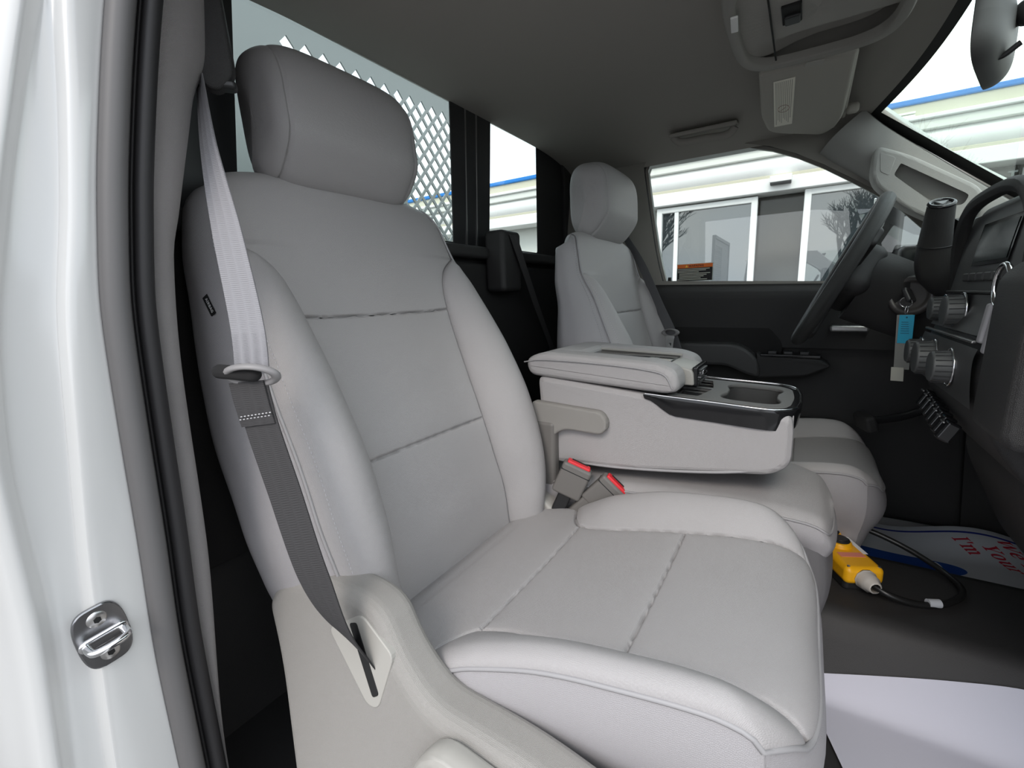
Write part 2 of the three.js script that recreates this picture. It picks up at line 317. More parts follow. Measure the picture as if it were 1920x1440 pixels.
{ // rear wall with window opening
  const xs = (y) => -0.855 + Math.max(0, y - 0.95) * 0.1;
  const win = roundPoly([[0.735, 0.945], [0.66, 1.325], [-0.66, 1.325], [-0.735, 0.945]], [0.05, 0.12, 0.12, 0.05]);
  const w = structure(group('wall_rear'), 'dark plastic panel behind the seats, below the rear window');
  const shell = plate([[0.88, -0.02], [0.84, 1.0], [0.76, 1.37], [-0.76, 1.37], [-0.84, 1.0], [-0.88, -0.02]], 0, 0.03, 0.004, [win]);
  mesh('back_panel', TX(shell, (x, y, z) => [xs(y) - z, y, x]), M.dark, w);
  const outer = plate([[0.90, -0.05], [0.86, 1.0], [0.78, 1.37], [-0.78, 1.37], [-0.86, 1.0], [-0.90, -0.05]], 0, 0.01, 0.002, [win]);
  mesh('cab_back_skin', TX(outer, (x, y, z) => [xs(y) - 0.04 - z, y, x]), M.paint, w);
  mesh('ledge', at(rbox(0.06, 0.035, 1.6, 0.012), -0.835, 0.925, 0), M.dark, w);
  mesh('lower_trim', at(rbox(0.03, 0.55, 1.6, 0.012), -0.842, 0.62, 0), M.carpet, w);
  const g = structure(group('window_1'), 'rear sliding window with black border and divider');
  const gl = plate(win, 0, 0.002, 0); mesh('pane', TX(gl, (x, y, z) => [xs(y) - 0.015, y, x]), M.rearGlass, g);
  const frit = plate(win, 0, 0.002, 0, [roundPoly([[0.575, 0.955], [0.555, 1.316], [-0.455, 1.316], [-0.515, 0.955]], 0.01)]);
  mesh('black_border', TX(frit, (x, y, z) => [xs(y) - 0.012 + z * 0.5, y, x]), M.darkSmooth, g);
  const dv = (z0, z1, n, m) => mesh(n, TX(plate([[z0, 0.95], [z0 + 0.02, 1.322], [z1 + 0.03, 1.322], [z1, 0.95]], 0, 0.004, 0.001), (x, y, z) => [xs(y) - 0.010 + z, y, x]), m, g);
  dv(-0.195, -0.018, 'divider', M.darkSmooth); 
  for (const z of [-0.075, -0.125]) dv(z, z - 0.004, 'divider_edge', M.steel).position.x = 0.003;
}
{ // driver side wall above the sill, with the window opening
  const w = structure(group('wall_left'), 'dark grey trim around the driver window');
  const win = [[-0.470, 0.818], [-0.49, 0.89], [-0.506, 0.962], [-0.529, 1.091], [-0.548, 1.208], [-0.553, 1.246], [-0.545, 1.268], [-0.533, 1.282], [-0.515, 1.294], [-0.495, 1.301], [-0.41, 1.304], [-0.287, 1.296], [-0.204, 1.282], [-0.125, 1.257], [-0.049, 1.221], [0.025, 1.177], [0.096, 1.128], [0.16, 1.082], [0.235, 1.02], [0.30, 0.95], [0.335, 0.88], [0.335, 0.788], [0.011, 0.795]];
  const frame = plate([[-0.90, 0.70], [-0.86, 1.34], [-0.50, 1.37], [0.10, 1.34], [0.30, 1.14], [0.62, 0.90], [0.62, 0.70]], -0.79, -0.735, 0.018, [win], 4);
  mesh('window_surround', frame, M.surround = mat(0.27, 0.255, 0.23, 0.9, { bumpMap: M.headliner.bumpMap, bumpScale: 0.0004, side: THREE.DoubleSide }), w);
  mesh('outer_skin', plate([[-0.90, -0.2], [-0.86, 1.36], [-0.50, 1.40], [0.10, 1.37], [0.32, 1.16], [0.66, 0.90], [0.66, -0.2]], -0.845, -0.80, 0.01, [win]), M.paint, w);
  mesh('glass_run', tube(win.slice(0, 20).map((p) => [p[0], p[1], -0.786]), 0.011, 120, 6), M.sealDark, w);
  const bp = mesh('belt_pillar', plate(roundPoly([[-0.85, 0.0], [-0.86, 1.30], [-0.62, 1.29], [-0.575, 1.2], [-0.53, 0.83], [-0.56, 0.0]], 0.04), -0.79, -0.752, 0.015, [], 4), M.dark, w);
}
{ // driver door
  const d = structure(group('door_1'), 'black driver door panel with armrest and grab cup');
  mesh('door_panel', plate([[-0.56, 0.05], [-0.50, 0.82], [0.40, 0.80], [0.45, 0.05]], -0.80, -0.745, 0.02, [], 4), M.dark, d);
  mesh('kick_panel', at(rbox(0.42, 0.92, 0.04, 0.01), 0.62, 0.44, -0.775), M.dark, d);
  mesh('upper_panel', sheet(60, 16, (u, v) => { const x = lerp(-0.50, 0.40, u), k = v, y = lerp(0.825 - 0.03 * u, 0.60, k); return [x, y, -0.738 + 0.040 * Math.sin(Math.min(1, k * 4.5) * Math.PI / 2) - 0.02 * k]; }, (u, v) => [u, v * 0.3]), M.dark, d);
  mesh('map_insert', plate(roundPoly([[-0.46, 0.765], [-0.20, 0.762], [-0.13, 0.72], [-0.05, 0.61], [-0.06, 0.56], [-0.46, 0.57]], 0.05), -0.75, -0.712, 0.006), M.carpet, d);
  const arm = roundPoly([[-0.47, 0.612], [-0.195, 0.616], [-0.15, 0.597], [-0.118, 0.563], [-0.105, 0.50], [-0.16, 0.513], [-0.21, 0.54], [-0.47, 0.535]], 0.03);
  mesh('armrest', plate(arm, -0.76, -0.655, 0.010, [], 4), mat(0.045, 0.044, 0.043, 0.5), d);
  mesh('pull_cup', plate(roundPoly([[-0.125, 0.592], [-0.11, 0.575], [0.05, 0.572], [0.085, 0.55], [0.02, 0.515], [-0.125, 0.50]], 0.014), -0.76, -0.665, 0.006), M.dark, d);
  mesh('switch_plate', at(rbox(0.17, 0.012, 0.05, 0.004), -0.03, 0.577, -0.69), M.gloss, d);
  for (let k = 0; k < 3; k++) mesh('switch', at(rbox(0.028, 0.012, 0.022, 0.004), -0.08 + k * 0.045, 0.586, -0.69), M.darkSmooth, d);
  mesh('door_handle', at(rbox(0.10, 0.022, 0.02, 0.008), 0.12, 0.665, -0.70), mat(0.35, 0.35, 0.35, 0.3, { metalness: 0.8 }), d);
  mesh('map_pocket', at(rbox(0.55, 0.14, 0.06, 0.02), -0.15, 0.30, -0.72), M.dark, d);
  mesh('lock_knob', at(cyl(0.006, 0.007, 0.02, 12), -0.44, 0.838, -0.775), M.black, d);
  mesh('window_pane', at(rbox(1.0, 0.62, 0.004, 0.001), -0.05, 1.05, -0.80), M.glass, d);
}
{ // windshield and its driver-side pillar
  const g = structure(group('window_2'), 'tinted windshield');
  const top = (z) => { const x = 0.205 - 0.09 * Math.pow(Math.abs(z) / 0.7, 3); return V(x - 0.004, roofY(x, z) + 0.004, z); }, bot = (z) => V(0.80 - 0.26 * Math.pow(Math.abs(z) / 0.75, 2), 0.905, z * 1.1);
  mesh('pane', sheet(20, 40, (u, v) => { const z = lerp(-0.69, 0.69, v); return top(z).lerp(bot(z), u).toArray(); }), M.windshield, g);
  mesh('black_border', sheet(30, 3, (u, v) => { const z = -0.69 + 0.035 * v; return top(z).lerp(bot(z), u).add(V(-0.004, -0.004, 0)).toArray(); }), M.black, g);
  mesh('black_border', sheet(3, 40, (u, v) => { const z = lerp(-0.69, 0.69, v); return top(z).lerp(bot(z), u * 0.03).add(V(-0.004, -0.004, 0)).toArray(); }), M.black, g);
  const p = structure(group('trim_1'), 'light grey pillar cover beside the windshield with grab handle');
  // pillar cover: loft between windshield edge and window edge
  const eA = [[0.10, 1.275], [0.145, 1.225], [0.27, 1.115], [0.413, 0.992], [0.50, 0.92]], eB = [[0.0, 1.19], [0.03, 1.165], [0.13, 1.09], [0.235, 1.0], [0.34, 0.92]];
  const cA = new THREE.CatmullRomCurve3(eA.map((q) => V(q[0], q[1], -0.665))), cB = new THREE.CatmullRomCurve3(eB.map((q) => V(q[0], q[1], -0.745)));
  mesh('pillar_cover', sheet(40, 16, (u, v) => { const a = cA.getPoint(u), b = cB.getPoint(u), q = a.clone().lerp(b, v); const bl = Math.sin(v * Math.PI) * 0.03; return [q.x - bl * 0.45, q.y - bl * 0.3, q.z + bl * 0.9]; }, (u, v) => [u * 0.5, v * 0.15]), M.greyTrim, p);
  mesh('pillar_edge', sheet(40, 3, (u, v) => { const a = cA.getPoint(u); return [a.x + 0.02 * v, a.y + 0.012 * v, a.z - 0.07 * v]; }), M.greyTrim, p);
  // grab handle frame with finger recess
  const hd = part('grab_handle', p);
  const fr = roundPoly([[0.128, 1.172], [0.205, 1.135], [0.362, 1.025], [0.372, 0.965], [0.295, 0.940], [0.208, 0.996], [0.128, 1.075]], [0.03, 0.04, 0.03, 0.03, 0.03, 0.03, 0.035]);
  const hole = roundPoly([[0.186, 1.128], [0.348, 1.016], [0.333, 0.982], [0.280, 0.974], [0.165, 1.083]], [0.016, 0.02, 0.012, 0.02, 0.016]);
  mesh('handle_frame', plate(fr, -0.70, -0.636, 0.010, [hole], 4), M.greyTrim, hd);
  mesh('recess', plate(fr, -0.70, -0.683, 0.004, []), M.greyTrim, hd);
  mesh('screw_cover', plate(roundPoly([[0.143, 1.148], [0.178, 1.130], [0.168, 1.085], [0.147, 1.098]], 0.006), -0.64, -0.6348, 0.0012), M.greyTrim, hd);
}
// ================================================================== passenger door opening: painted jamb, seals, pillar trim
{
  const zi = tab([-0.1, 0.868], [0.22, 0.871], [0.37, 0.872], [0.54, 0.867], [0.667, 0.864], [0.78, 0.86], [0.89, 0.847], [0.996, 0.829], [1.10, 0.808], [1.3, 0.76]);
  const zA = tab([-0.1, 0.935], [0.22, 0.93], [0.5, 0.915], [0.65, 0.902], [0.78, 0.889], [0.9, 0.868], [1.0, 0.853], [1.1, 0.840], [1.3, 0.80]);
  const zB = tab([-0.1, 0.985], [0.3, 0.968], [0.5, 0.957], [0.62, 0.956], [0.75, 0.945], [0.9, 0.915], [1.0, 0.890], [1.1, 0.864], [1.3, 0.825]);
  const w = structure(group('wall_right'), 'white painted door jamb with black rubber seals');
  const sec = (y) => { const i = zi(y), a = zA(y), b = zB(y); return [[-0.665, i - 0.012], [-0.632, i - 0.004], [-0.622, i + 0.001], [-0.620, i + 0.006], [-0.619, lerp(i, a, 0.5)], [-0.620, a - 0.004], [-0.623, a], [-0.630, a + 0.004], [-0.634, a + 0.008], [-0.636, b - 0.014], [-0.633, b - 0.007], [-0.629, b], [-0.631, b + 0.007], [-0.638, b + 0.013], [-0.66, b + 0.02], [-0.72, b + 0.035], [-0.85, b + 0.05]]; };
  mesh('jamb', sheet(80, 100, (u, v) => { const y = lerp(-0.15, 1.36, v), c = new THREE.SplineCurve(sec(y).map((q) => new THREE.Vector2(...q))), q = c.getPoint(u); return [q.x, y, q.y]; }), M.paint, w);
  const Ys = []; for (let i = 0; i <= 40; i++) Ys.push(lerp(-0.1, 1.3, i / 40));
  const strip = (f) => Ys.map((y) => f(y));
  const loft = (n, pts, m, nm) => mesh(nm, sheet(pts(0).length - 1, 60, (u, v) => { const y = lerp(-0.1, 1.32, v), P = pts(y), q = P[Math.round(u * (P.length - 1))]; return [q[0], y, q[1]]; }), m, w);
  loft(0, (y) => { const i = zi(y); return [[-0.63, i + 0.002], [-0.613, i + 0.001], [-0.606, i - 0.004], [-0.604, i - 0.012], [-0.606, i - 0.019], [-0.614, i - 0.023], [-0.635, i - 0.024]]; }, M.seal, 'door_seal');
  loft(0, (y) => { const i = zi(y); return [[-0.64, i - 0.02], [-0.622, i - 0.026], [-0.620, i - 0.030], [-0.64, i - 0.036]]; }, M.sealDark, 'seal_gap');
  mesh('seal_bulb', tube(strip((y) => [-0.616, y, zi(y) - 0.037]), 0.0085, 120, 10), M.sealDark, w);
  // B pillar trim
  const pin = { x: tab([-0.1, -0.62], [0.16, -0.625], [0.5, -0.639], [0.71, -0.641], [0.854, -0.649], [0.906, -0.657], [1.01, -0.674], [1.06, -0.683], [1.12, -0.699], [1.2, -0.709], [1.32, -0.73]), z: tab([-0.1, 0.82], [0.16, 0.82], [0.5, 0.792], [0.71, 0.787], [0.854, 0.772], [0.906, 0.755], [1.01, 0.721], [1.06, 0.704], [1.12, 0.672], [1.2, 0.653], [1.32, 0.63]) };
  const t = structure(group('trim_2'), 'grey textured plastic pillar trim next to the seat belt');
  mesh('pillar_trim', sheet(24, 90, (u, v) => { const y = lerp(-0.05, 1.33, v), a = [-0.634, zi(y) - 0.046], b = [pin.x(y), pin.z(y)], bl = 0.010 * Math.sin(u * Math.PI) + (u > 0.85 ? -0.012 * ((u - 0.85) / 0.15) ** 2 : 0); return [lerp(a[0], b[0], u) + bl, y, lerp(a[1], b[1], u)]; }, (u, v) => [u * 0.12, v * 1.4]), M.pillar, t);
  mesh('pillar_return', sheet(8, 60, (u, v) => { const y = lerp(-0.05, 1.33, v); return [lerp(pin.x(y) - 0.012, -0.86, u), y, lerp(pin.z(y), pin.z(y) + 0.05, u)]; }), M.dark, t);
}
// ================================================================== seats
const PIV = V(-0.53, 0.31, 0);
function backProfile() {             // (x,y) centre line of the backrest face from the bottom over the top
  const P = [[-0.515, 0.24], [-0.525, 0.30], [-0.545, 0.40], [-0.585, 0.533], [-0.632, 0.65], [-0.68, 0.77], [-0.722, 0.9], [-0.741, 0.965], [-0.756, 0.995], [-0.778, 1.007], [-0.80, 1.0], [-0.813, 0.98], [-0.82, 0.93]];
  return new THREE.CatmullRomCurve3(P.map((p) => V(p[0], p[1], 0)), false, 'centripetal');
}
const BP = backProfile();
const BPN = 600, bpPts = BP.getSpacedPoints(BPN), bpLen = BP.getLength();
const tTop = (() => { let b = 0; for (let i = 0; i <= BPN; i++) if (bpPts[i].y > bpPts[b].y) b = i; return b / BPN; })();
function tOfY(y) { let b = 0, e = 9; for (let i = 0; i <= tTop * BPN; i++) { const d = Math.abs(bpPts[i].y - y); if (d < e) { e = d; b = i; } } return b / BPN; }
const SB = {
  ins: tab([0.24, 0.17], [0.30, 0.166], [0.375, 0.17], [0.457, 0.164], [0.533, 0.163], [0.62, 0.166], [0.70, 0.171], [0.77, 0.178], [0.80, 0.183], [0.826, 0.190], [0.845, 0.200], [0.86, 0.213], [0.877, 0.238], [0.889, 0.262]),
  wp: tab([0.24, 0.235], [0.30, 0.25], [0.40, 0.275], [0.5, 0.285], [0.62, 0.285], [0.71, 0.281], [0.77, 0.276], [0.88, 0.262], [0.95, 0.247], [1.01, 0.235]),
  prot: tab([0.24, 0.05], [0.30, 0.06], [0.36, 0.072], [0.45, 0.083], [0.55, 0.085], [0.65, 0.077], [0.75, 0.058], [0.82, 0.038], [0.889, 0.014], [1.0, 0.004]),
};
// point on the backrest: t along the profile, zone 'c' (q -1..1), 'b' (bolster q 0..1), 's' (side q 0..1), side = +-1
function backFrame(t) { const p = BP.getPointAt(clamp(t, 0, 1)), g = BP.getTangentAt(clamp(t, 0, 1)); return [p, V(g.y, -g.x, 0)]; }
function backPoint(t, zone, q, side = 1) {
  const [p, n] = backFrame(t), over = clamp((t - tTop) / (1 - tTop)), y = t > tTop ? 1.0 + 0.01 * over : p.y;
  const shrink = 1 - 0.075 * smooth(0.955, 1.01, y) - 0.04 * over;
  const wp = SB.wp(y) * shrink, ins = Math.min(SB.ins(y), SB.wp(y)) * shrink, prot = SB.prot(y);
  const d2 = 0.004 + 0.08 * prot - 0.012 * smooth(0.87, 0.95, y), d4 = Math.max(prot * 0.5, 0.0) - 0.012 * smooth(0.8, 0.9, y) ;
  const dEdge = y > 0.889 ? d4 : d2;
  let w, d;
  if (zone === 'c') { w = q * ins; const a = Math.abs(q); d = -0.004 + (dEdge + 0.004) * (y > 0.889 ? a ** 5 : lerp(a ** 5, a ** 3, 0.3)); if (y > 0.8) d += 0.008 * smooth(0.8, 0.9, y) * (1 - a ** 4); }
  else if (zone === 'b') { w = lerp(ins, wp, q) * side; const H = prot - (d2 + d4) / 2, k = clamp((wp - ins) / 0.05); d = lerp(d2, d4, q) + Math.max(0, H) * k * Math.pow(Math.max(0, 1 - (2 * q - 1) ** 2), 0.85); }
  else { const depth = 0.205 - 0.13 * smooth(0.58, 0.98, y) - 0.03 * over; w = (wp + 0.028 * Math.sin(Math.min(1, q * 1.9) * Math.PI / 2) - 0.045 * (Math.max(0, q - 0.7) / 0.3) ** 2) * side; d = d4 - depth * q; }
  return p.clone().addScaledVector(n, d).add(V(0, 0, w));
}
const seamYs = [0.533, 0.77], tA = tOfY(0.26), tS1 = tOfY(0.533), tS2 = tOfY(0.77), tS3 = tOfY(0.888);
const linePts = (n, f) => { const a = []; for (let i = 0; i <= n; i++) a.push(f(i / n)); return a; };
const innerSeam = (s) => linePts(90, (u) => backPoint(lerp(tA, tS3, u), 'b', 0, s));
const pipeLine = (s) => linePts(90, (u) => backPoint(lerp(tA, tTop, u), 's', 0, s));
const latSeam = (t) => linePts(60, (u) => backPoint(t, 'c', u * 2 - 1));
const backSeams = [innerSeam(1), innerSeam(-1), latSeam(tS1), latSeam(tS2)], backPipes = [pipeLine(1), pipeLine(-1)];
const backDist = seamField(backSeams), backDistP = seamField(backPipes);
function backGeo(zone, side, t0, t1, q0, q1, nu, nv) {
  return sheet(nu, nv, (u, v) => {
    const t = lerp(t0, t1, v), q = lerp(q0, q1, u), p = backPoint(t, zone, q, side), e = 1e-3;
    const a = backPoint(clamp(t + e, 0, 1), zone, q, side).sub(backPoint(clamp(t - e, 0, 1), zone, q, side));
    const qa = clamp(q - 0.01, zone === 'c' ? -1 : 0, 1), qb = clamp(q + 0.01, zone === 'c' ? -1 : 0, 1);
    const b = backPoint(t, zone, qb, side).sub(backPoint(t, zone, qa, side));
    let n = b.cross(a).normalize(); if (n.lengthSq() < 0.5) n = backFrame(t)[1]; if (zone !== 's') n = backFrame(t)[1].clone(); if (side < 0 && zone === 's') n.negate(); const fr = backFrame(t)[1]; if (zone !== 's' && n.dot(fr) < 0) n.negate(); if (zone === 's' && n.z * side < 0) n.negate();
    const wr = zone === 'c' ? 0.0007 * Math.sin(p.y * 70 + p.z * 9) * (1 - Math.abs(q)) : 0;
    p.addScaledVector(n, -groove(backDist(p)) - 0.6 * groove(backDistP(p)) + wr);
    return p.sub(PIV).toArray();
  }, (u, v) => { const t = lerp(t0, t1, v), q = lerp(q0, q1, u); return [backPoint(t, zone, q, side).z + (zone === 's' ? q * 0.12 : 0), t * bpLen]; }, ends, ends);
}
// ---- cushion: y(x, w)
const CU = {
  y: tab([-0.62, 0.225], [-0.56, 0.268], [-0.53, 0.296], [-0.505, 0.309], [-0.48, 0.315], [-0.356, 0.333], [-0.15, 0.378], [-0.03, 0.394], [0.03, 0.394], [0.07, 0.385]),
  ins: tab([-0.398, 0.262], [-0.392, 0.235], [-0.385, 0.214], [-0.372, 0.188], [-0.355, 0.170], [-0.30, 0.160], [-0.15, 0.160], [0, 0.165], [0.06, 0.172]),
  wp: tab([-0.62, 0.235], [-0.50, 0.252], [-0.38, 0.262], [-0.22, 0.250], [-0.1, 0.240], [0.0, 0.226], [0.06, 0.21]),
  prot: tab([-0.40, 0.0], [-0.36, 0.018], [-0.30, 0.038], [-0.2, 0.047], [-0.05, 0.040], [0.03, 0.018], [0.06, 0.008]),
};
const XR = -0.60, xEnd = (w) => 0.045 - 0.085 * Math.pow(clamp(Math.abs(w) / 0.255), 5);
function cushPoint(x, w) {
  const a = Math.abs(w), wp = CU.wp(x), ins = Math.min(CU.ins(x), wp), prot = CU.prot(x), xe = xEnd(w);
  let y = CU.y(x), q = (a - ins) / Math.max(0.02, wp - ins);
  if (q > 0) y += prot * Math.pow(Math.sin(Math.min(1, q / 0.82) * Math.PI / 2), 1.25); else y += -0.004 * (1 - (a / ins) ** 2);
  const edge = (d, r) => d >= r ? 0 : r - Math.sqrt(Math.max(0, r * r - (r - Math.max(0, d)) ** 2));
  const e1 = edge(wp - a, 0.026) * 0.75, e2 = edge(xe - x, 0.055) * 0.72 * (1 - 0.35 * clamp(a / 0.26)); y -= Math.pow(e1 ** 4 + e2 ** 4, 0.25);
  return V(x, y, w);
}
const cushXW = (u, v) => { const w0 = u; const x = lerp(XR, xEnd(w0 * 0.245), v); return x; };
const cInner = (s) => linePts(90, (u) => { const x = lerp(-0.398, 0.045, u); return cushPoint(x, s * Math.min(CU.ins(x), CU.wp(x))); });
const cLat = (x) => linePts(60, (u) => { const i = CU.ins(x); return cushPoint(x, lerp(-i, i, u)); });
const cSeams = [cInner(1), cInner(-1), cLat(-0.355), cLat(-0.15)], cRear = linePts(60, (u) => cushPoint(-0.492, lerp(-0.235, 0.235, u))), cushRear = seamField([cRear]), cushDist = seamField(cSeams);
function outline(k) {      // k 0..1 from the rear near corner round the front to the rear far corner
  const s = k * 2 - 1, sg = s < 0 ? 1 : -1, a = Math.abs(s);
  if (a > 0.32) { const x = lerp(-0.035, XR, (a - 0.32) / 0.68); return [x, sg * CU.wp(x)]; }
  const th = a / 0.32; const w = CU.wp(-0.035) * Math.sign(sg) * Math.min(1, Math.pow(th, 0.62)); const ww = Math.abs(w);
  return [lerp(xEnd(w), -0.035, smooth(0.8, 1, th) * 0.9), sg * ww];
}
function cushGeo(x0, x1, wa, wb, nu, nv) {   // wa, wb: functions of x giving the lateral limits
  return sheet(nu, nv, (u, v) => {
    let x = lerp(x0, x1, v); const a = wa(x), b = wb(x); let w = lerp(a, b, u);
    if (x1 > 0) { x = lerp(x0, xFront((q) => lerp(wa(q), wb(q), u)), v); w = lerp(wa(x), wb(x), u); }
    const p = cushPoint(x, w), e = 0.002, dx = cushPoint(x + e, w).y - cushPoint(x - e, w).y, dw = cushPoint(x, w + e).y - cushPoint(x, w - e).y;
    const n = V(-dx / (2 * e), 1, -dw / (2 * e)).normalize();
    p.addScaledVector(n, -groove(cushDist(p)) - 0.35 * groove(cushRear(p)) + 0.0012 * fbm(x * 9, 2, w * 9, 2));
    return p.toArray();
  }, (u, v) => [lerp(wa(lerp(x0, x1, v)), wb(lerp(x0, x1, v)), u), lerp(x0, x1, v)], ends, ends);
}
function xFront(wf) { let x = 0.03; for (let i = 0; i < 12; i++) x = 0.5 * x + 0.5 * xEnd(wf(x)); return x; }
const xC = xFront((x) => CU.wp(x)), wC = CU.wp(xC);
function cushEdge() {      // rear near corner, round the front, rear far corner
  const a = [], N = 140;
  for (let i = 0; i <= N; i++) { const k = i / N; let x, w;
    if (k < 0.4) { x = lerp(XR, xC, k / 0.4); w = CU.wp(x); } else if (k > 0.6) { x = lerp(xC, XR, (k - 0.6) / 0.4); w = -CU.wp(x); } else { w = wC * Math.cos((k - 0.4) / 0.2 * Math.PI); x = xEnd(w); }
    a.push(cushPoint(x, w)); }
  return a;
}
function headrestGeo() {
  const S = (c, e) => Math.sign(c) * Math.pow(Math.abs(c), e);
  return sheet(128, 72, (u, v) => {
    const th = (u * 2 - 1) * Math.PI, ph = (v - 0.5) * Math.PI;      // ph latitude along z
    const cz = S(Math.sin(ph), 0.36), r = S(Math.cos(ph), 0.36);
    let w = 0.158 * cz, cap = Math.min(1, r / 0.36), x = -0.067 * S(Math.cos(th), 0.62) * (0.55 + 0.45 * r) * cap, y = 0.113 * S(Math.sin(th), 0.55) * (0.45 + 0.55 * r) * cap;
    x = -x; const back = clamp(0.5 - x / 0.134);
    w *= 0.93 + 0.12 * Math.sin(back * Math.PI) ; if (y < 0 && x > 0) x -= 0.03 * smooth(0.02, 0.107, -y);
    y += 0.004 * Math.cos(w * 9) ; y *= 1 - 0.10 * Math.abs(cz) ** 6;
    const d = Math.abs(Math.abs(w) - 0.137), gz = groove(d, 0.8); const l = Math.hypot(x, y) || 1; x -= x / l * gz; y -= y / l * gz;
    return [-0.768 + x - 0.10 * y - PIV.x, 1.096 + y - PIV.y, w];
  }, (u, v) => [u * 0.6, v * 0.4]);
}
const backGeos = [
  ['yoke_panel', backGeo('c', 1, tS2, 0.985, -1, 1, 84, 110)], ['middle_panel', backGeo('c', 1, tS1, tS2, -1, 1, 72, 56)], ['lower_panel', backGeo('c', 1, tA, tS1, -1, 1, 72, 56)],
  ['bolster', backGeo('b', 1, tA, tS3, 0, 1, 34, 130)], ['bolster', backGeo('b', -1, tA, tS3, 0, 1, 34, 130)],
  ['side_panel', backGeo('s', 1, tA, 0.985, 0, 1, 26, 110)], ['side_panel', backGeo('s', -1, tA, 0.985, 0, 1, 26, 110)],
  ['rear_cover', sheet(8, 60, (u, v) => { const t = lerp(tA, 0.985, v), a = backPoint(t, 's', 1, 1), b = backPoint(t, 's', 1, -1); return a.lerp(b, u).sub(PIV).toArray(); })],
];
const insW = (s) => (x) => s * Math.min(CU.ins(x), CU.wp(x)), outW = (s) => (x) => s * CU.wp(x);
const cushGeos = [
  ['rear_panel', cushGeo(XR, -0.355, insW(-1), insW(1), 72, 60)], ['middle_panel', cushGeo(-0.355, -0.15, insW(-1), insW(1), 72, 50)], ['front_panel', cushGeo(-0.15, 0.06, insW(-1), insW(1), 72, 60)],
  ['bolster', cushGeo(-0.398, 0.06, insW(1), outW(1), 40, 110)], ['bolster', cushGeo(-0.398, 0.06, outW(-1), insW(-1), 40, 110)],
];
const edgeP = cushEdge();
const skirtGeo = sheet(140, 14, (u, v) => { const p = edgeP[Math.round(u * 140)], b = 0.012 * Math.sin(Math.min(1, v * 1.4) * Math.PI) - 0.03 * v * v; const c = V(-0.25, 0, 0), o = V(p.x > -0.03 ? 1 : 0, 0, 0), sx = p.x > -0.03 ? smooth(-0.03, 0.05, p.x) : 0, sz = Math.sign(p.z) * (1 - sx); return [p.x + sx * b, p.y - v * (p.y - 0.215), p.z + sz * b]; }, (u, v) => [u * 1.5, v * 0.15]);
const headGeo = headrestGeo();
const pipeGeoB = backPipes.map((l) => { const g = tube(l.map((p) => p.clone().sub(PIV).toArray()), 0.0026, 120, 6); return g; });
const pipeGeoC = tube(edgeP.map((p) => p.toArray()), 0.003, 160, 6);
const shift = (l, d) => l.map((p) => p.clone().add(d));
const stitchB = [1, -1].map((s) => mergeGeometries([
  stitchRow(linePts(60, (u) => backPoint(lerp(tA, tTop, u), 's', 0.09, s).add(V(0.0, 0, s * 0.0008)).sub(PIV))),
  stitchRow(linePts(60, (u) => { const t = lerp(tA, tS3, u * 0.97); return backPoint(t, 'b', 0.91, s).addScaledVector(backFrame(t)[1], 0.0002).sub(PIV); })) ]));
const headStitch = (() => { const l = []; for (let i = 0; i <= 60; i++) { } return l; })();
function makeSeat(name, label, lean = 0) {
  const g = thing(name, label, 'seat');
  const back = part('backrest', g); back.position.copy(PIV); back.rotation.z = lean;
  for (const [n, geo] of backGeos) mesh(n, geo, n === 'side_panel' || n === 'rear_cover' ? M.leatherSide : M.leather, back);
  pipeGeoB.forEach((geo) => mesh('piping', geo, M.piping, back));
  stitchB.forEach((geo) => { mesh('stitching', geo, M.thread, back).userData.kind = 'stuff'; });
  const head = part('headrest', g); head.position.copy(PIV); head.rotation.z = lean;
  mesh('head_cushion', headGeo, M.leather, head);
  for (const s of [-1, 1]) mesh('post', at(cyl(0.006, 0.006, 0.12, 12), -0.785 - PIV.x, 0.965 - PIV.y, s * 0.07, 0, 0, 0.12), M.darkSmooth, head);
  const cu = part('cushion', g);
  for (const [n, geo] of cushGeos) mesh(n, geo, M.leather, cu);
  mesh('skirt', skirtGeo, M.leatherSide, cu); mesh('piping', pipeGeoC, M.piping, cu);
  return g;
}
const ZP = 0.42, ZD = -0.43;
const passengerSeat = makeSeat('passenger_seat_unit', 'large grey leather passenger seat in the foreground, behind the belt', 0);
passengerSeat.position.set(0, 0, ZP);
const driverSeat = makeSeat('driver_seat_unit', 'grey leather driver seat beyond the folded armrest, beside the far window', -0.07);
driverSeat.position.set(0.15, -0.045, ZD);
mesh('seat_base', boxUV(new RoundedBoxGeometry(0.46, 0.2, 0.42, 3, 0.02).translate(-0.27, 0.11, 0)), M.dark, passengerSeat);
mesh('seat_base', boxUV(new RoundedBoxGeometry(0.46, 0.2, 0.42, 3, 0.02).translate(-0.27, 0.11, 0)), M.dark, driverSeat);
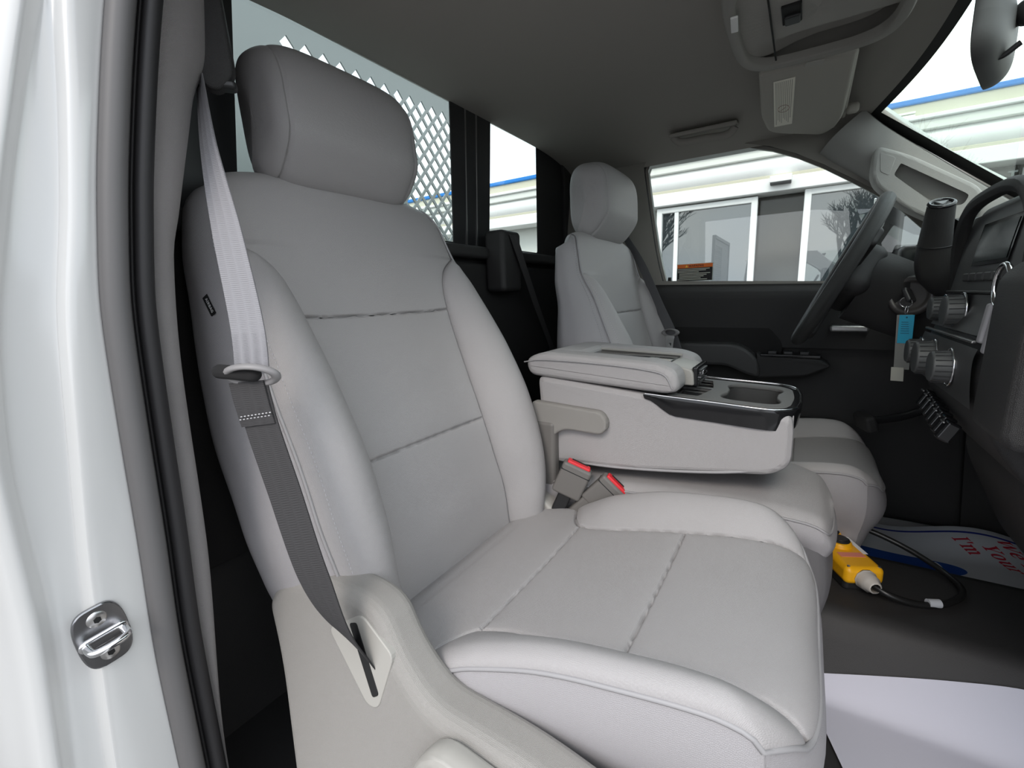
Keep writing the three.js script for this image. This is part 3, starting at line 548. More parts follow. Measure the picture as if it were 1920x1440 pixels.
// side shield with belt slot, on the door side of the passenger seat (local z)
{
  const sh = part('side_shield', passengerSeat);
  const lean = (g) => TX(g, (x, y, z) => [x, y, z - 0.22 * (y - 0.24)]);
  const out = roundPoly([[-0.645, 0.36], [-0.612, 0.402], [-0.52, 0.427], [-0.44, 0.427], [-0.405, 0.418], [-0.37, 0.378], [-0.32, 0.346], [-0.20, 0.345], [-0.10, 0.33], [0.02, 0.31], [0.035, 0.16], [-0.52, 0.09], [-0.60, 0.29]], [0.02, 0.03, 0.03, 0.02, 0.02, 0.03, 0.03, 0.04, 0.03, 0.03, 0.03, 0.05, 0.05]);
  mesh('shield_panel', lean(plate(out, 0.280, 0.338, 0.018, [], 5)), M.shield, sh);
  mesh('belt_plate', lean(plate(roundPoly([[-0.495, 0.375], [-0.435, 0.412], [-0.375, 0.383], [-0.393, 0.315], [-0.412, 0.312]], 0.012), 0.330, 0.3395, 0.0015)), M.shieldSmooth, sh);
  mesh('belt_slot', lean(plate(roundPoly([[-0.455, 0.395], [-0.442, 0.400], [-0.393, 0.332], [-0.403, 0.325]], 0.004), 0.333, 0.3402, 0.0003)), M.black, sh);
  const lev = mesh('recliner_lever', plate(roundPoly([[-0.325, 0.295], [-0.285, 0.345], [-0.20, 0.335], [-0.09, 0.285], [-0.10, 0.24], [-0.31, 0.24]], 0.025), 0.318, 0.350, 0.009, [], 4), M.shieldSmooth, passengerSeat);
}
// black woven tag on the seat side
{
  const c = document.createElement('canvas'); c.width = 128; c.height = 48; const x = c.getContext('2d'); x.fillStyle = '#141414'; x.fillRect(0, 0, 128, 48); x.fillStyle = '#e8e8e8'; x.font = 'bold 26px sans-serif'; x.textAlign = 'center'; x.fillText('AIRBAG', 64, 33);
  const t = new THREE.CanvasTexture(c); t.colorSpace = THREE.SRGBColorSpace;
  const p = backPoint(tOfY(0.80), 's', 0.30, 1).sub(PIV), g = new THREE.PlaneGeometry(0.03, 0.013);
  const tagM = mat(1, 1, 1, 0.8, { map: t, side: THREE.DoubleSide });
  const m = mesh('airbag_tag', at(g, p.x, p.y, p.z + 0.003, 0, 0.15, -1.1), tagM, passengerSeat.children[0]);
}
// ================================================================== centre seat with fold-down armrest console
{
  const g = thing('center_console', 'folded-down grey centre armrest console with cup holders and black tray trim', 'console');
  M.console = M.leather;
  // upholstered body: side outline extruded across
  const side = roundPoly([[-0.50, 0.405], [-0.515, 0.612], [-0.26, 0.588], [-0.005, 0.572], [0.0, 0.545], [0.0, 0.478], [-0.03, 0.455], [-0.30, 0.418]], [0.03, 0.02, 0.02, 0.017, 0.017, 0.03, 0.03, 0.03]);
  mesh('side_upholstery', plate(side, 0.100, 0.128, 0.012, [], 5), M.leather, g); mesh('side_upholstery', plate(side, -0.128, -0.100, 0.012, [], 5), M.leather, g);
  mesh('core', plate([[-0.49, 0.42], [-0.505, 0.60], [-0.245, 0.582], [-0.235, 0.50], [-0.015, 0.50], [-0.02, 0.47], [-0.05, 0.462], [-0.30, 0.426]], -0.104, 0.104, 0.002), M.leather, g);
  mesh('front_upholstery', plate(roundPoly([[-0.02, 0.46], [-0.02, 0.572], [-0.002, 0.572], [0.0, 0.485]], 0.006), -0.112, 0.112, 0.004), M.leather, g);
  mesh('bottom_piping', tube([[-0.49, 0.412, 0.122], [-0.30, 0.422, 0.126], [-0.06, 0.459, 0.122], [-0.015, 0.477, 0.10]], 0.003, 60, 6), M.piping, g);
  // lid
  const lid = part('lid', g);
  const lo = roundPoly([[-0.535, 0.612], [-0.545, 0.650], [-0.50, 0.668], [-0.24, 0.655], [-0.20, 0.640], [-0.195, 0.60], [-0.22, 0.592]], [0.022, 0.022, 0.03, 0.03, 0.022, 0.022, 0.022]);
  mesh('lid_pad', plate(lo, 0.058, 0.134, 0.014, [], 5), M.leather, lid); mesh('lid_pad', plate(lo, -0.134, -0.058, 0.014, [], 5), M.leather, lid);
  mesh('lid_pad', plate(roundPoly([[-0.535, 0.612], [-0.545, 0.650], [-0.50, 0.668], [-0.425, 0.664], [-0.425, 0.612]], 0.02), -0.07, 0.07, 0.006), M.leather, lid);
  mesh('center_strip', plate(roundPoly([[-0.44, 0.60], [-0.44, 0.652], [-0.23, 0.643], [-0.185, 0.632], [-0.182, 0.60]], [0.002, 0.004, 0.02, 0.01, 0.004]), -0.06, 0.06, 0.003), M.shieldSmooth, lid);
  mesh('pen_groove', plate(roundPoly([[-0.425, 0.650], [-0.425, 0.6545], [-0.235, 0.6465], [-0.235, 0.642]], 0.001), -0.052, 0.052, 0.0005), M.gloss, lid);
  mesh('groove_rim', at(rbox(0.20, 0.006, 0.006, 0.002), -0.33, 0.653, 0.055, 0, 0, -0.042), M.shieldSmooth, lid); mesh('groove_rim', at(rbox(0.20, 0.006, 0.006, 0.002), -0.33, 0.653, -0.055, 0, 0, -0.042), M.shieldSmooth, lid);
  mesh('latch_plate', at(rbox(0.012, 0.042, 0.105, 0.004), -0.182, 0.617, 0), M.gloss, lid);
  for (let k = 0; k < 3; k++) mesh('latch_bar', at(rbox(0.008, 0.004, 0.07, 0.0015), -0.176, 0.606 + k * 0.011, 0), M.darkSmooth, lid);
  mesh('latch_emblem', at(rbox(0.006, 0.01, 0.03, 0.002), -0.174, 0.622, 0), M.chrome, lid);
  mesh('lid_seam', tube([[-0.545, 0.643, 0.133], [-0.50, 0.650, 0.1365], [-0.26, 0.640, 0.1365], [-0.222, 0.630, 0.136], [-0.208, 0.605, 0.134]], 0.0016, 60, 5), M.piping, lid);
  // tray with trim, bins and cup holders
  const tray = part('tray', g);
  const top = roundPoly([[-0.225, -0.112], [-0.225, 0.112], [-0.03, 0.112], [-0.008, 0.085], [-0.002, 0], [-0.008, -0.085], [-0.03, -0.112]], [0.004, 0.004, 0.03, 0.03, 0.03, 0.03, 0.03]);
  const bins = [roundPoly([[-0.215, 0.005], [-0.215, 0.092], [-0.165, 0.092], [-0.150, 0.005]], 0.008), roundPoly([[-0.215, -0.092], [-0.215, -0.005], [-0.150, -0.005], [-0.165, -0.092]], 0.008)];
  // clover-shaped opening for two cups
  const clover = []; for (let i = 0; i < 80; i++) { const a = i / 80 * 2 * Math.PI, s = Math.abs(Math.sin(a)); const r = 0.034 + 0.048 * s ** 1.6 + 0.010 * Math.abs(Math.cos(3 * a)) ** 2; clover.push([-0.078 + r * Math.cos(a) * (1.0 + 0.15 * s), r * Math.sin(a) * 1.03]); }
  const slope = (x) => 0.584 - (x + 0.26) * 0.045;
  const tg = plate(top, 0, 0.012, 0.003, [...bins, clover]);
  mesh('tray_top', TX(tg, (x, y, z) => [x, slope(x) - 0.006 + z, -y]), M.shieldTray = mat(0.135, 0.132, 0.126, 0.55, { bumpMap: M.shield.bumpMap, bumpScale: 0.0002, side: THREE.DoubleSide }), tray);
  const wallOf = (poly, depth, name) => mesh(name, sheet(poly.length, 3, (u, v) => { const q = poly[Math.round(u * poly.length) % poly.length]; return [q[0], slope(q[0]) - v * depth, -q[1]]; }), M.trayWell = M.trayWell ?? mat(0.055, 0.054, 0.052, 0.5, { side: THREE.DoubleSide }), tray);
  bins.forEach((b) => wallOf(b, 0.05, 'bin_wall')); wallOf(clover, 0.07, 'cup_wall');
  mesh('bin_floor', at(rbox(0.075, 0.004, 0.19, 0.001), -0.185, 0.532, 0), M.dark, tray); mesh('cup_floor', at(rbox(0.13, 0.004, 0.19, 0.001), -0.075, 0.512, 0), M.dark, tray);
  mesh('cup_divider', plate(roundPoly([[-0.098, 0.512], [-0.098, 0.55], [-0.085, 0.558], [-0.065, 0.556], [-0.055, 0.55], [-0.055, 0.512]], 0.01), -0.012, 0.012, 0.005), M.shieldTray, tray);
  // glossy black rim that runs round the tray, chrome line on top
  const rim = [[-0.262, 0.131], [-0.14, 0.1315], [-0.03, 0.129], [-0.006, 0.108], [0.004, 0.06], [0.006, 0], [0.004, -0.06], [-0.006, -0.108], [-0.03, -0.129], [-0.14, -0.1315], [-0.262, -0.131]];
  const rc = new THREE.CatmullRomCurve3(rim.map((q) => V(q[0], 0, q[1])), false, 'centripetal');
  mesh('black_rim', sheet(100, 10, (u, v) => { const q = rc.getPoint(u), n = V(q.x + 0.14, 0, q.z).normalize(), end = smooth(0, 0.05, u) * smooth(1, 0.95, u); const h = 0.010 + 0.028 * end, a = v * Math.PI; return [q.x - n.x * (v < 0.5 ? 0.014 * (1 - v * 2) : 0) + n.x * 0.004 * Math.sin(a), slope(q.x) + 0.006 - (v < 0.5 ? 0 : (v - 0.5) * 2 * h), q.z - n.z * (v < 0.5 ? 0.014 * (1 - v * 2) : 0) + n.z * 0.004 * Math.sin(a)]; }), M.gloss, tray);
  mesh('chrome_line', tube(rc.getPoints(60).map((q) => [q.x, slope(q.x) + 0.0065, q.z]), 0.0018, 120, 6), M.chrome, tray);
  // release arm on the side
  const arm = roundPoly([[-0.52, 0.555], [-0.35, 0.545], [-0.337, 0.525], [-0.338, 0.508], [-0.352, 0.494], [-0.44, 0.497], [-0.475, 0.470], [-0.52, 0.46]], [0.01, 0.016, 0.01, 0.012, 0.012, 0.02, 0.02, 0.01]);
  mesh('hinge_cover', plate(arm, 0.124, 0.148, 0.005, [], 4), M.shield, g);
}
{
  const g = thing('center_seat_unit', 'grey leather centre seat cushion under the folded armrest', 'seat');
  const top = tab([-0.56, 0.375], [-0.36, 0.385], [-0.07, 0.402], [0.0, 0.400], [0.05, 0.388], [0.07, 0.37]);
  const hb = (x) => 0.148 - 0.012 * smooth(0.0, 0.05, x), hw = (x) => x <= 0.05 ? hb(x) : hb(0.05) * Math.sqrt(Math.max(0, 1 - Math.pow((x - 0.05) / 0.026, 2 / 0.7)));
  mesh('cushion_top', sheet(40, 60, (u, v) => { const x = lerp(-0.56, 0.0759, v), a = u * 2 - 1, w = hw(x), e = Math.max(0, Math.abs(a) - 0.8) / 0.2; return [x, top(x) - 0.012 * e * e + 0.004 * (1 - a * a), a * w]; }, (u, v) => [u * 0.3, v * 0.64], ends, ends), M.leather, g);
  const ol = []; for (let i = 0; i <= 100; i++) { const k = i / 100; let x, z; if (k < 0.42) { x = lerp(-0.56, 0.05, k / 0.42); z = hw(x); } else if (k > 0.58) { x = lerp(0.05, -0.56, (k - 0.58) / 0.42); z = -hw(x); } else { const a = (k - 0.42) / 0.16 * Math.PI; z = Math.cos(a) * hw(0.05); x = 0.05 + 0.026 * Math.pow(Math.sin(a), 0.7); } ol.push([x, top(x) - 0.012, z]); }
  mesh('cushion_side', sheet(100, 10, (u, v) => { const p = ol[Math.round(u * 100)], n = V(p[0] > 0.04 ? 0.6 : 0, 0, p[2]).normalize(), b = 0.008 * Math.sin(v * Math.PI); return [p[0] + n.x * b, p[1] - v * 0.045, p[2] + n.z * b]; }, (u, v) => [u * 1.5, v * 0.05]), M.leatherSide, g);
  mesh('piping', tube(ol, 0.0026, 160, 6), M.piping, g);
  mesh('storage_base', sheet(100, 16, (u, v) => { const p = ol[Math.round(u * 100)], n = V(p[0] > 0.03 ? 0.8 : 0, 0, p[2]).normalize(), b = 0.012 * Math.sin(Math.min(1, v * 2.5) * Math.PI / 2) - 0.055 * v * v; return [p[0] + n.x * b, p[1] - 0.042 - v * 0.24, p[2] + n.z * b]; }, (u, v) => [u * 1.5, v * 0.25]), mat(0.17, 0.165, 0.17, 0.55, { bumpMap: M.shield.bumpMap, bumpScale: 0.0003, side: THREE.DoubleSide }), g);
  mesh('pedestal', at(rbox(0.5, 0.16, 0.2, 0.02), -0.27, 0.17, 0), M.dark, g);
  mesh('back_bracket', at(rbox(0.08, 0.30, 0.03, 0.01), -0.50, 0.36, 0.137), M.buckle, g);
  mesh('tunnel_trim', plate(roundPoly([[-0.56, 0.22], [-0.56, 0.34], [-0.48, 0.345], [-0.40, 0.28], [-0.38, 0.22]], 0.015), 0.14, 0.19, 0.008), M.shieldSmooth, g);
}
// buckles
function buckle(label, x, y, z, rz, ry, sleeve) {
  const g = thing('belt_buckle', label, 'buckle', 'red-button belt buckles');
  mesh('housing', rbox(0.058, 0.066, 0.026, 0.006), M.buckle, g);
  const b = mesh('release_button', at(rbox(0.046, 0.012, 0.017, 0.003), 0, 0.0315, 0), M.red, g);
  mesh('housing_line', at(rbox(0.0585, 0.002, 0.0265, 0.0005), 0, 0.018, 0), M.darkSmooth, g);
  mesh('latch_slot', at(rbox(0.032, 0.004, 0.004, 0.001), 0, 0.0368, -0.004), M.black, g);
  if (sleeve) mesh('stalk', at(rbox(0.026, 0.075, 0.014, 0.004), 0, -0.06, 0), M.darkSmooth, g); else mesh('stalk', at(rbox(0.05, 0.09, 0.024, 0.006), 0, -0.07, 0), M.buckle, g);
  g.position.set(x, y, z); g.rotation.set(0, ry, rz, 'YXZ'); g.scale.setScalar(1.15); return g;
}
buckle('upright grey buckle with red button on a black stalk, between seat and armrest', -0.410, 0.388, 0.165, -0.42, 0.35, true);
buckle('lower grey buckle with red button, half tucked beside the cushion under the armrest', -0.340, 0.362, 0.150, -0.75, 0.2, false);

// ================================================================== seat belts
{
  const g = thing('passenger_seat_belt', 'grey and charcoal webbing belt hanging across the side of the passenger seat', 'seat belt');
  const up = [[-0.70, 1.09, 0.69], [-0.637, 0.984, 0.722], [-0.582, 0.875, 0.742], [-0.547, 0.76, 0.752], [-0.541, 0.712, 0.757]];
  const dU = [[0.95, 0, 0.25], [0.93, 0, 0.0], [0.86, 0, -0.35], [0.84, 0.03, -0.5], [0.84, 0.05, -0.54]];
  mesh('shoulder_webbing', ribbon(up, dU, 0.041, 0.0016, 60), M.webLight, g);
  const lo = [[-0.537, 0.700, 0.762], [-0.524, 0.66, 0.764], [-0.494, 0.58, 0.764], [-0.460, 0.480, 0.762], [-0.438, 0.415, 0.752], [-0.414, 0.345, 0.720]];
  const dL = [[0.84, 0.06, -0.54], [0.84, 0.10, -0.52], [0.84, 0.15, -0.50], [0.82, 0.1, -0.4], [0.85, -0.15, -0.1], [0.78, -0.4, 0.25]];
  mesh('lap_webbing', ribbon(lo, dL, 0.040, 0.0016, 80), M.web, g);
  // doubled, stitched fold and loop over the tongue
  mesh('stitched_fold', ribbon([[-0.540, 0.705, 0.7655], [-0.531, 0.676, 0.7665], [-0.524, 0.655, 0.7665]], [dL[0], dL[0], dL[1]], 0.0405, 0.003, 12), M.web, g);
  mesh('fold_loop', at(new THREE.CapsuleGeometry(0.0085, 0.038, 4, 12), -0.545, 0.716, 0.772, 0, 0.57, Math.PI / 2 - 0.12), M.web, g);
  const to = new THREE.TorusGeometry(0.023, 0.0046, 10, 40); to.scale(1.2, 0.62, 1);
  mesh('tongue', at(to, -0.530, 0.713, 0.7635, 0.65, 0.55, -0.05), M.buckle, g).material = mat(0.24, 0.23, 0.23, 0.4);
  mesh('fold_stitching', mergeGeometries([0, 1].map((k) => at(stitchRow([V(-0.019, 0, 0), V(0.019, 0, 0)], 0.003, 0.001, 0.0008), -0.527 + k * 0.003, 0.664 + k * 0.004, 0.7685, 0, 0.57, 0.12))), M.thread, g);
  const dr = thing('belt_guide', 'dark belt guide at the top of the pillar trim above the webbing', 'belt guide');
  mesh('cover', plate(roundPoly([[-0.028, 0.075], [0.02, 0.08], [0.026, -0.03], [0.0, -0.055], [-0.03, -0.03]], 0.015), -0.012, 0.012, 0.006), M.dark, dr);
  mesh('loop', at(rbox(0.05, 0.012, 0.02, 0.005), 0, -0.04, 0), M.darkSmooth, dr);
  dr.position.set(-0.69, 1.125, 0.675); dr.rotation.y = 0.95;
}
{
  const g = thing('driver_seat_belt', 'grey webbing belt with steel tongue across the driver seat', 'seat belt');
  const A = [[-0.60, 1.02, -0.70], [-0.515, 0.90, -0.655], [-0.44, 0.75, -0.63], [-0.385, 0.65, -0.60], [-0.35, 0.52, -0.62], [-0.33, 0.40, -0.66]];
  const d = [[0.7, 0, 0.7], [0.75, 0.1, 0.6], [0.8, 0.15, 0.5], [0.85, 0.15, 0.45], [0.85, 0, 0.5], [0.85, 0, 0.5]];
  mesh('webbing', ribbon(A, d, 0.046, 0.0016, 60), mat(0.13, 0.13, 0.135, 0.85, { bumpMap: M.webLight.bumpMap, bumpScale: 0.0005, side: THREE.DoubleSide }), g);
  const c = V(-0.388, 0.655, -0.594);
  const to = new THREE.TorusGeometry(0.022, 0.006, 8, 32); to.scale(1.35, 0.5, 1); mesh('tongue_grip', at(to, c.x, c.y, c.z, 0, -0.45, 0.05), mat(0.24, 0.23, 0.23, 0.4), g);
  mesh('tongue', at(plate(roundPoly([[-0.018, 0], [0.018, 0], [0.012, -0.045], [-0.012, -0.045]], 0.004), -0.001, 0.001, 0.0004, [roundPoly([[-0.006, -0.024], [0.006, -0.024], [0.006, -0.034], [-0.006, -0.034]], 0.001)]), c.x + 0.003, c.y - 0.01, c.z + 0.012, 0, -0.45, 0), M.chrome, g);
}
{
  const g = thing('center_seat_belt', 'black lap belt hanging from the dark housing on the rear ledge', 'seat belt');
  mesh('housing', at(rbox(0.07, 0.18, 0.105, 0.015), -0.79, 0.90, -0.165), M.dark, g);
  mesh('webbing', ribbon([[-0.752, 0.975, -0.165], [-0.745, 0.90, -0.20], [-0.742, 0.75, -0.29], [-0.745, 0.60, -0.40]], [[0, 0, 1], [0, 0.2, 1], [0, 0.3, 1], [0, 0.3, 1]], 0.045, 0.002, 30), M.web, g);
  mesh('anchor', at(rbox(0.02, 0.02, 0.06, 0.005), -0.745, 0.60, -0.40), M.darkSmooth, g);
}
// ================================================================== steering wheel, column, dash
const wheelC = V(0.068, 0.825, -0.42), wheelN = V(-0.907, 0.42, 0).normalize();
{
  const g = thing('steering_wheel', 'black leather steering wheel seen edge-on in front of the far window', 'steering wheel');
  const R = 0.185; g.position.copy(wheelC); g.quaternion.setFromUnitVectors(V(0, 0, 1), wheelN);
  mesh('rim', new THREE.TorusGeometry(R, 0.0165, 16, 96), M.wheel = mat(0.030, 0.030, 0.029, 0.42, { bumpMap: rep(grainT, 0.05), bumpScale: 0.0002 }), g);
  mesh('hub', at(rbox(0.17, 0.13, 0.07, 0.03, 5), 0, 0, -0.035), M.dark, g);
  for (const a of [0, Math.PI]) mesh('spoke', at(rbox(0.16, 0.045, 0.022, 0.01), Math.cos(a) * 0.11, 0.01, -0.015), M.dark, g);
  mesh('spoke', at(rbox(0.05, 0.14, 0.02, 0.01), 0, -0.11, -0.015), M.dark, g);
}
{
  const g = thing('steering_column', 'black steering column shroud with ignition lock', 'steering column');
  const ax = wheelN.clone().negate();
  const c0 = wheelC.clone().addScaledVector(ax, 0.05), q = new THREE.Quaternion().setFromUnitVectors(V(0, 0, 1), ax);
  const sh = sheet(48, 16, (u, v) => { const a = u * 2 * Math.PI, k = 0.085 - 0.012 * v, e = 0.8; const cx = Math.sign(Math.cos(a)) * Math.abs(Math.cos(a)) ** e, cy = Math.sign(Math.sin(a)) * Math.abs(Math.sin(a)) ** e; return [cx * k * 0.85, cy * k * 1.05, v * 0.26]; });
  sh.applyQuaternion(q); sh.translate(c0.x, c0.y - 0.01, c0.z); mesh('shroud', sh, M.dark, g);
  const cap = sheet(48, 6, (u, v) => { const a = u * 2 * Math.PI, e = 0.8, k = 0.085 * v; const cx = Math.sign(Math.cos(a)) * Math.abs(Math.cos(a)) ** e, cy = Math.sign(Math.sin(a)) * Math.abs(Math.sin(a)) ** e; return [cx * k * 0.85, cy * k * 1.05, 0]; }); cap.applyQuaternion(q); cap.translate(c0.x, c0.y - 0.01, c0.z); mesh('shroud_end', cap, M.dark, g);
  // ignition lock on the right of the column
  const lk = part('ignition_lock', g); lk.position.set(0.205, 0.765, -0.345);
  lk.quaternion.setFromUnitVectors(V(0, 1, 0), V(-0.45, 0.12, 0.88).normalize());
  mesh('lock_housing', at(new THREE.LatheGeometry([[0.0, 0.0], [0.042, 0.0], [0.046, 0.006], [0.04, 0.012], [0.033, 0.013], [0.032, 0.006], [0.026, 0.006], [0.0, 0.006]].map((p) => new THREE.Vector2(...p)), 40), 0, 0, 0), M.lock = mat(0.06, 0.055, 0.052, 0.4), lk);
  mesh('lock_barrel', cyl(0.046, 0.062, 0.08, 32).translate(0, -0.04, 0), M.dark, lk);
  mesh('key_head', at(rbox(0.012, 0.03, 0.034, 0.005), 0, 0.02, 0), M.darkSmooth, lk);
}
{
  const g = thing('key_tag', 'long clear key tag with blue label hanging from the ignition key', 'key tag');
  const ring = new THREE.TorusGeometry(0.0115, 0.001, 8, 40); mesh('key_ring', at(ring, 0.192, 0.752, -0.318, 0.3, -0.5, 0), M.chrome, g);
  mesh('chain_link', at(new THREE.TorusGeometry(0.006, 0.0008, 6, 24).scale(0.6, 1.4, 1), 0.194, 0.735, -0.317, 0, 0.7, 0), M.chrome, g);
  const c = document.createElement('canvas'); c.width = 128; c.height = 256; const x = c.getContext('2d'); x.fillStyle = '#1f97b8'; x.fillRect(0, 0, 128, 256); x.fillStyle = '#0c3c50'; x.beginPath(); x.arc(64, 22, 8, 0, 7); x.fill(); for (let i = 0; i < 6; i++) { x.fillRect(22, 62 + i * 20, 60 + (i * 37) % 34, 5); }
  const t = new THREE.CanvasTexture(c); t.colorSpace = THREE.SRGBColorSpace;
  mesh('blue_label', at(boxUVKeep(new THREE.BoxGeometry(0.027, 0.064, 0.002)), 0.197, 0.692, -0.316, 0, -0.45, 0.02), mat(1, 1, 1, 0.45, { map: t }), g);
  mesh('clear_sleeve', at(rbox(0.029, 0.125, 0.0015, 0.0006), 0.1955, 0.662, -0.3185, 0, -0.45, 0.05), mat(0.32, 0.32, 0.30, 0.25, { transmission: 0.35 }), g);
  mesh('end_tab', at(rbox(0.024, 0.032, 0.002, 0.0008), 0.192, 0.588, -0.317, 0, -0.45, 0.05), mat(0.45, 0.44, 0.38, 0.3), g);
}
function boxUVKeep(g) { return g; }
{
  const g = thing('gear_shifter', 'thick black column shift lever with oval capped end', 'shift lever');
  const P = [[0.265, 0.765, -0.335], [0.242, 0.79, -0.315], [0.226, 0.83, -0.305], [0.222, 0.885, -0.287], [0.2185, 0.950, -0.252]];
  const c = new THREE.CatmullRomCurve3(P.map((p) => V(...p))), rad = tab([0, 0.014], [0.25, 0.022], [0.42, 0.030], [0.6, 0.0295], [0.85, 0.025], [1, 0.022]);
  mesh('lever', sheet(28, 60, (u, v) => { const p = c.getPoint(v), t = c.getTangent(v), a = V().crossVectors(t, V(0, 0, 1)).normalize(), b = V().crossVectors(t, a), th = u * 2 * Math.PI, r = rad(v); return p.addScaledVector(a, r * Math.cos(th)).addScaledVector(b, r * Math.sin(th)).toArray(); }), M.dark, g);
  const tip = c.getPoint(1), tn = c.getTangent(1), q = new THREE.Quaternion().setFromUnitVectors(V(0, 0, 1), tn), q2 = new THREE.Quaternion().setFromUnitVectors(V(0, 1, 0), tn);
  const put = (g2, qq, d) => g2.applyQuaternion(qq).translate(tip.x + tn.x * d, tip.y + tn.y * d, tip.z + tn.z * d);
  mesh('end_ring', put(new THREE.TorusGeometry(0.019, 0.004, 10, 36), q, 0), M.gloss, g); mesh('end_face', put(cyl(0.019, 0.019, 0.004, 32), q2, -0.002), M.darkSmooth, g);
  mesh('end_cap', put(cyl(0.012, 0.0135, 0.005, 3), q2, 0.001), mat(0.09, 0.09, 0.09, 0.35), g);
  mesh('seam_ring', at(new THREE.TorusGeometry(0.0293, 0.0008, 6, 40), 0.2225, 0.872, -0.2915, Math.PI / 2 + 0.3, 0, 0), M.darkSmooth, g);
}
{
  const g = thing('dashboard', 'black dashboard with centre stack of knobs, screen and vents', 'dashboard');
  const prof = roundPoly([[0.78, 0.90], [0.60, 0.945], [0.42, 0.935], [0.36, 0.90], [0.33, 0.80], [0.35, 0.66], [0.40, 0.52], [0.52, 0.46], [0.78, 0.45]], 0.04);
  mesh('dash_body', plate(prof, -0.74, 0.74, 0.02, [], 4), M.dark, g);
  // instrument hood before the driver
  mesh('cluster_hood', sheet(40, 12, (u, v) => { const a = u * Math.PI, r = 0.155; return [lerp(0.285, 0.50, v) - 0.02 * Math.sin(a), 0.80 + (0.135 - 0.01 * v) * Math.sin(a), -0.43 + r * 1.2 * Math.cos(a)]; }), M.dark, g);
  mesh('cluster_face', at(rbox(0.01, 0.16, 0.34, 0.005), 0.36, 0.85, -0.43), M.gloss, g);
  // outer vent by the driver's door
  const vt = part('side_vent', g); mesh('vent_frame', at(rbox(0.03, 0.12, 0.10, 0.015), 0.315, 0.845, -0.66), mat(0.10, 0.10, 0.10, 0.4), vt); for (let k = 0; k < 4; k++) mesh('vent_slat', at(rbox(0.02, 0.008, 0.085, 0.003), 0.298, 0.81 + k * 0.023, -0.66), M.black, vt); mesh('vent_knob', at(rbox(0.02, 0.02, 0.02, 0.006), 0.29, 0.885, -0.64), M.darkSmooth, vt);
  // centre stack
  const st = part('center_stack', g);
  const sp = roundPoly([[0.265, 0.925], [0.252, 0.888], [0.232, 0.755], [0.205, 0.68], [0.215, 0.595], [0.265, 0.515], [0.33, 0.48], [0.46, 0.48], [0.46, 0.93]], [0.02, 0.02, 0.03, 0.03, 0.04, 0.04, 0.04, 0.02, 0.02]);
  mesh('stack_body', plate(sp, -0.175, 0.19, 0.018, [], 4), M.dark, st);
  const fx = (y) => tab([0.5, 0.275], [0.515, 0.262], [0.595, 0.214], [0.68, 0.206], [0.755, 0.231], [0.888, 0.251], [0.93, 0.262])(y);
  const face = (z0, z1, y0, y1, off, m, nm, par = st) => mesh(nm, sheet(6, 16, (u, v) => { const y = lerp(y0, y1, v); return [fx(y) - off, y, lerp(z0, z1, u)]; }), m, par);
  // bezel round the screen
  mesh('bezel_hood', tube([[0.245, 0.77, -0.172], [0.238, 0.85, -0.168], [0.235, 0.905, -0.13], [0.232, 0.925, 0.0], [0.235, 0.91, 0.14], [0.24, 0.85, 0.178], [0.24, 0.77, 0.18]], 0.011, 90, 8), M.dark, st);
  face(-0.155, 0.165, 0.775, 0.905, 0.004, M.bez = mat(0.05, 0.05, 0.05, 0.45), 'radio_face');
  face(-0.06, 0.11, 0.818, 0.885, 0.0065, M.gloss, 'screen'); face(-0.052, 0.102, 0.824, 0.879, 0.0072, mat(0.035, 0.045, 0.045, 0.15), 'screen_glass');
  for (let k = 0; k < 5; k++) { const z = -0.055 + k * 0.038; mesh('radio_button', at(rbox(0.01, 0.014, 0.033, 0.003), fx(0.80) - 0.006, 0.80, z), M.bez, st); }
  const knob = (y, z, r, d, nm) => { const k = part(nm, st); const kg = new THREE.LatheGeometry([[0, d], [r * 0.86, d], [r * 0.94, d - 0.003], [r, 0], [r * 1.12, 0]].map((p) => new THREE.Vector2(...p)), 36); kg.rotateZ(Math.PI / 2); mesh('cap', kg, M.knob = M.knob ?? mat(0.07, 0.073, 0.073, 0.5), k); for (let i = 0; i < 18; i++) { const a = i / 18 * 2 * Math.PI; mesh('rib', at(new THREE.BoxGeometry(d * 0.8, 0.0012, 0.0012), -d * 0.45, Math.cos(a) * r * 0.985, Math.sin(a) * r * 0.985, -a * 0), M.darkSmooth, k); } const ringG = new THREE.TorusGeometry(r * 1.13, 0.0018, 8, 40); ringG.rotateY(Math.PI / 2); mesh('chrome_ring', ringG, M.chrome, k); k.position.set(fx(y) - 0.006, y, z); return k; };
  face(-0.165, 0.17, 0.715, 0.772, 0.004, M.bez, 'audio_panel'); face(-0.165, 0.17, 0.615, 0.70, 0.005, M.bez, 'climate_panel');
  knob(0.745, -0.135, 0.022, 0.022, 'audio_knob'); knob(0.745, -0.02, 0.026, 0.024, 'audio_knob');
  knob(0.66, -0.16, 0.024, 0.022, 'climate_knob'); knob(0.66, -0.055, 0.030, 0.026, 'climate_knob'); knob(0.66, 0.06, 0.026, 0.024, 'climate_knob');
  mesh('chrome_strip', at(rbox(0.006, 0.004, 0.30, 0.0015), fx(0.708) - 0.008, 0.708, 0), M.steel, st);
  mesh('chrome_strip', at(rbox(0.006, 0.004, 0.30, 0.0015), fx(0.776) - 0.008, 0.776, 0), mat(0.2, 0.2, 0.2, 0.3, { metalness: 1 }), st);
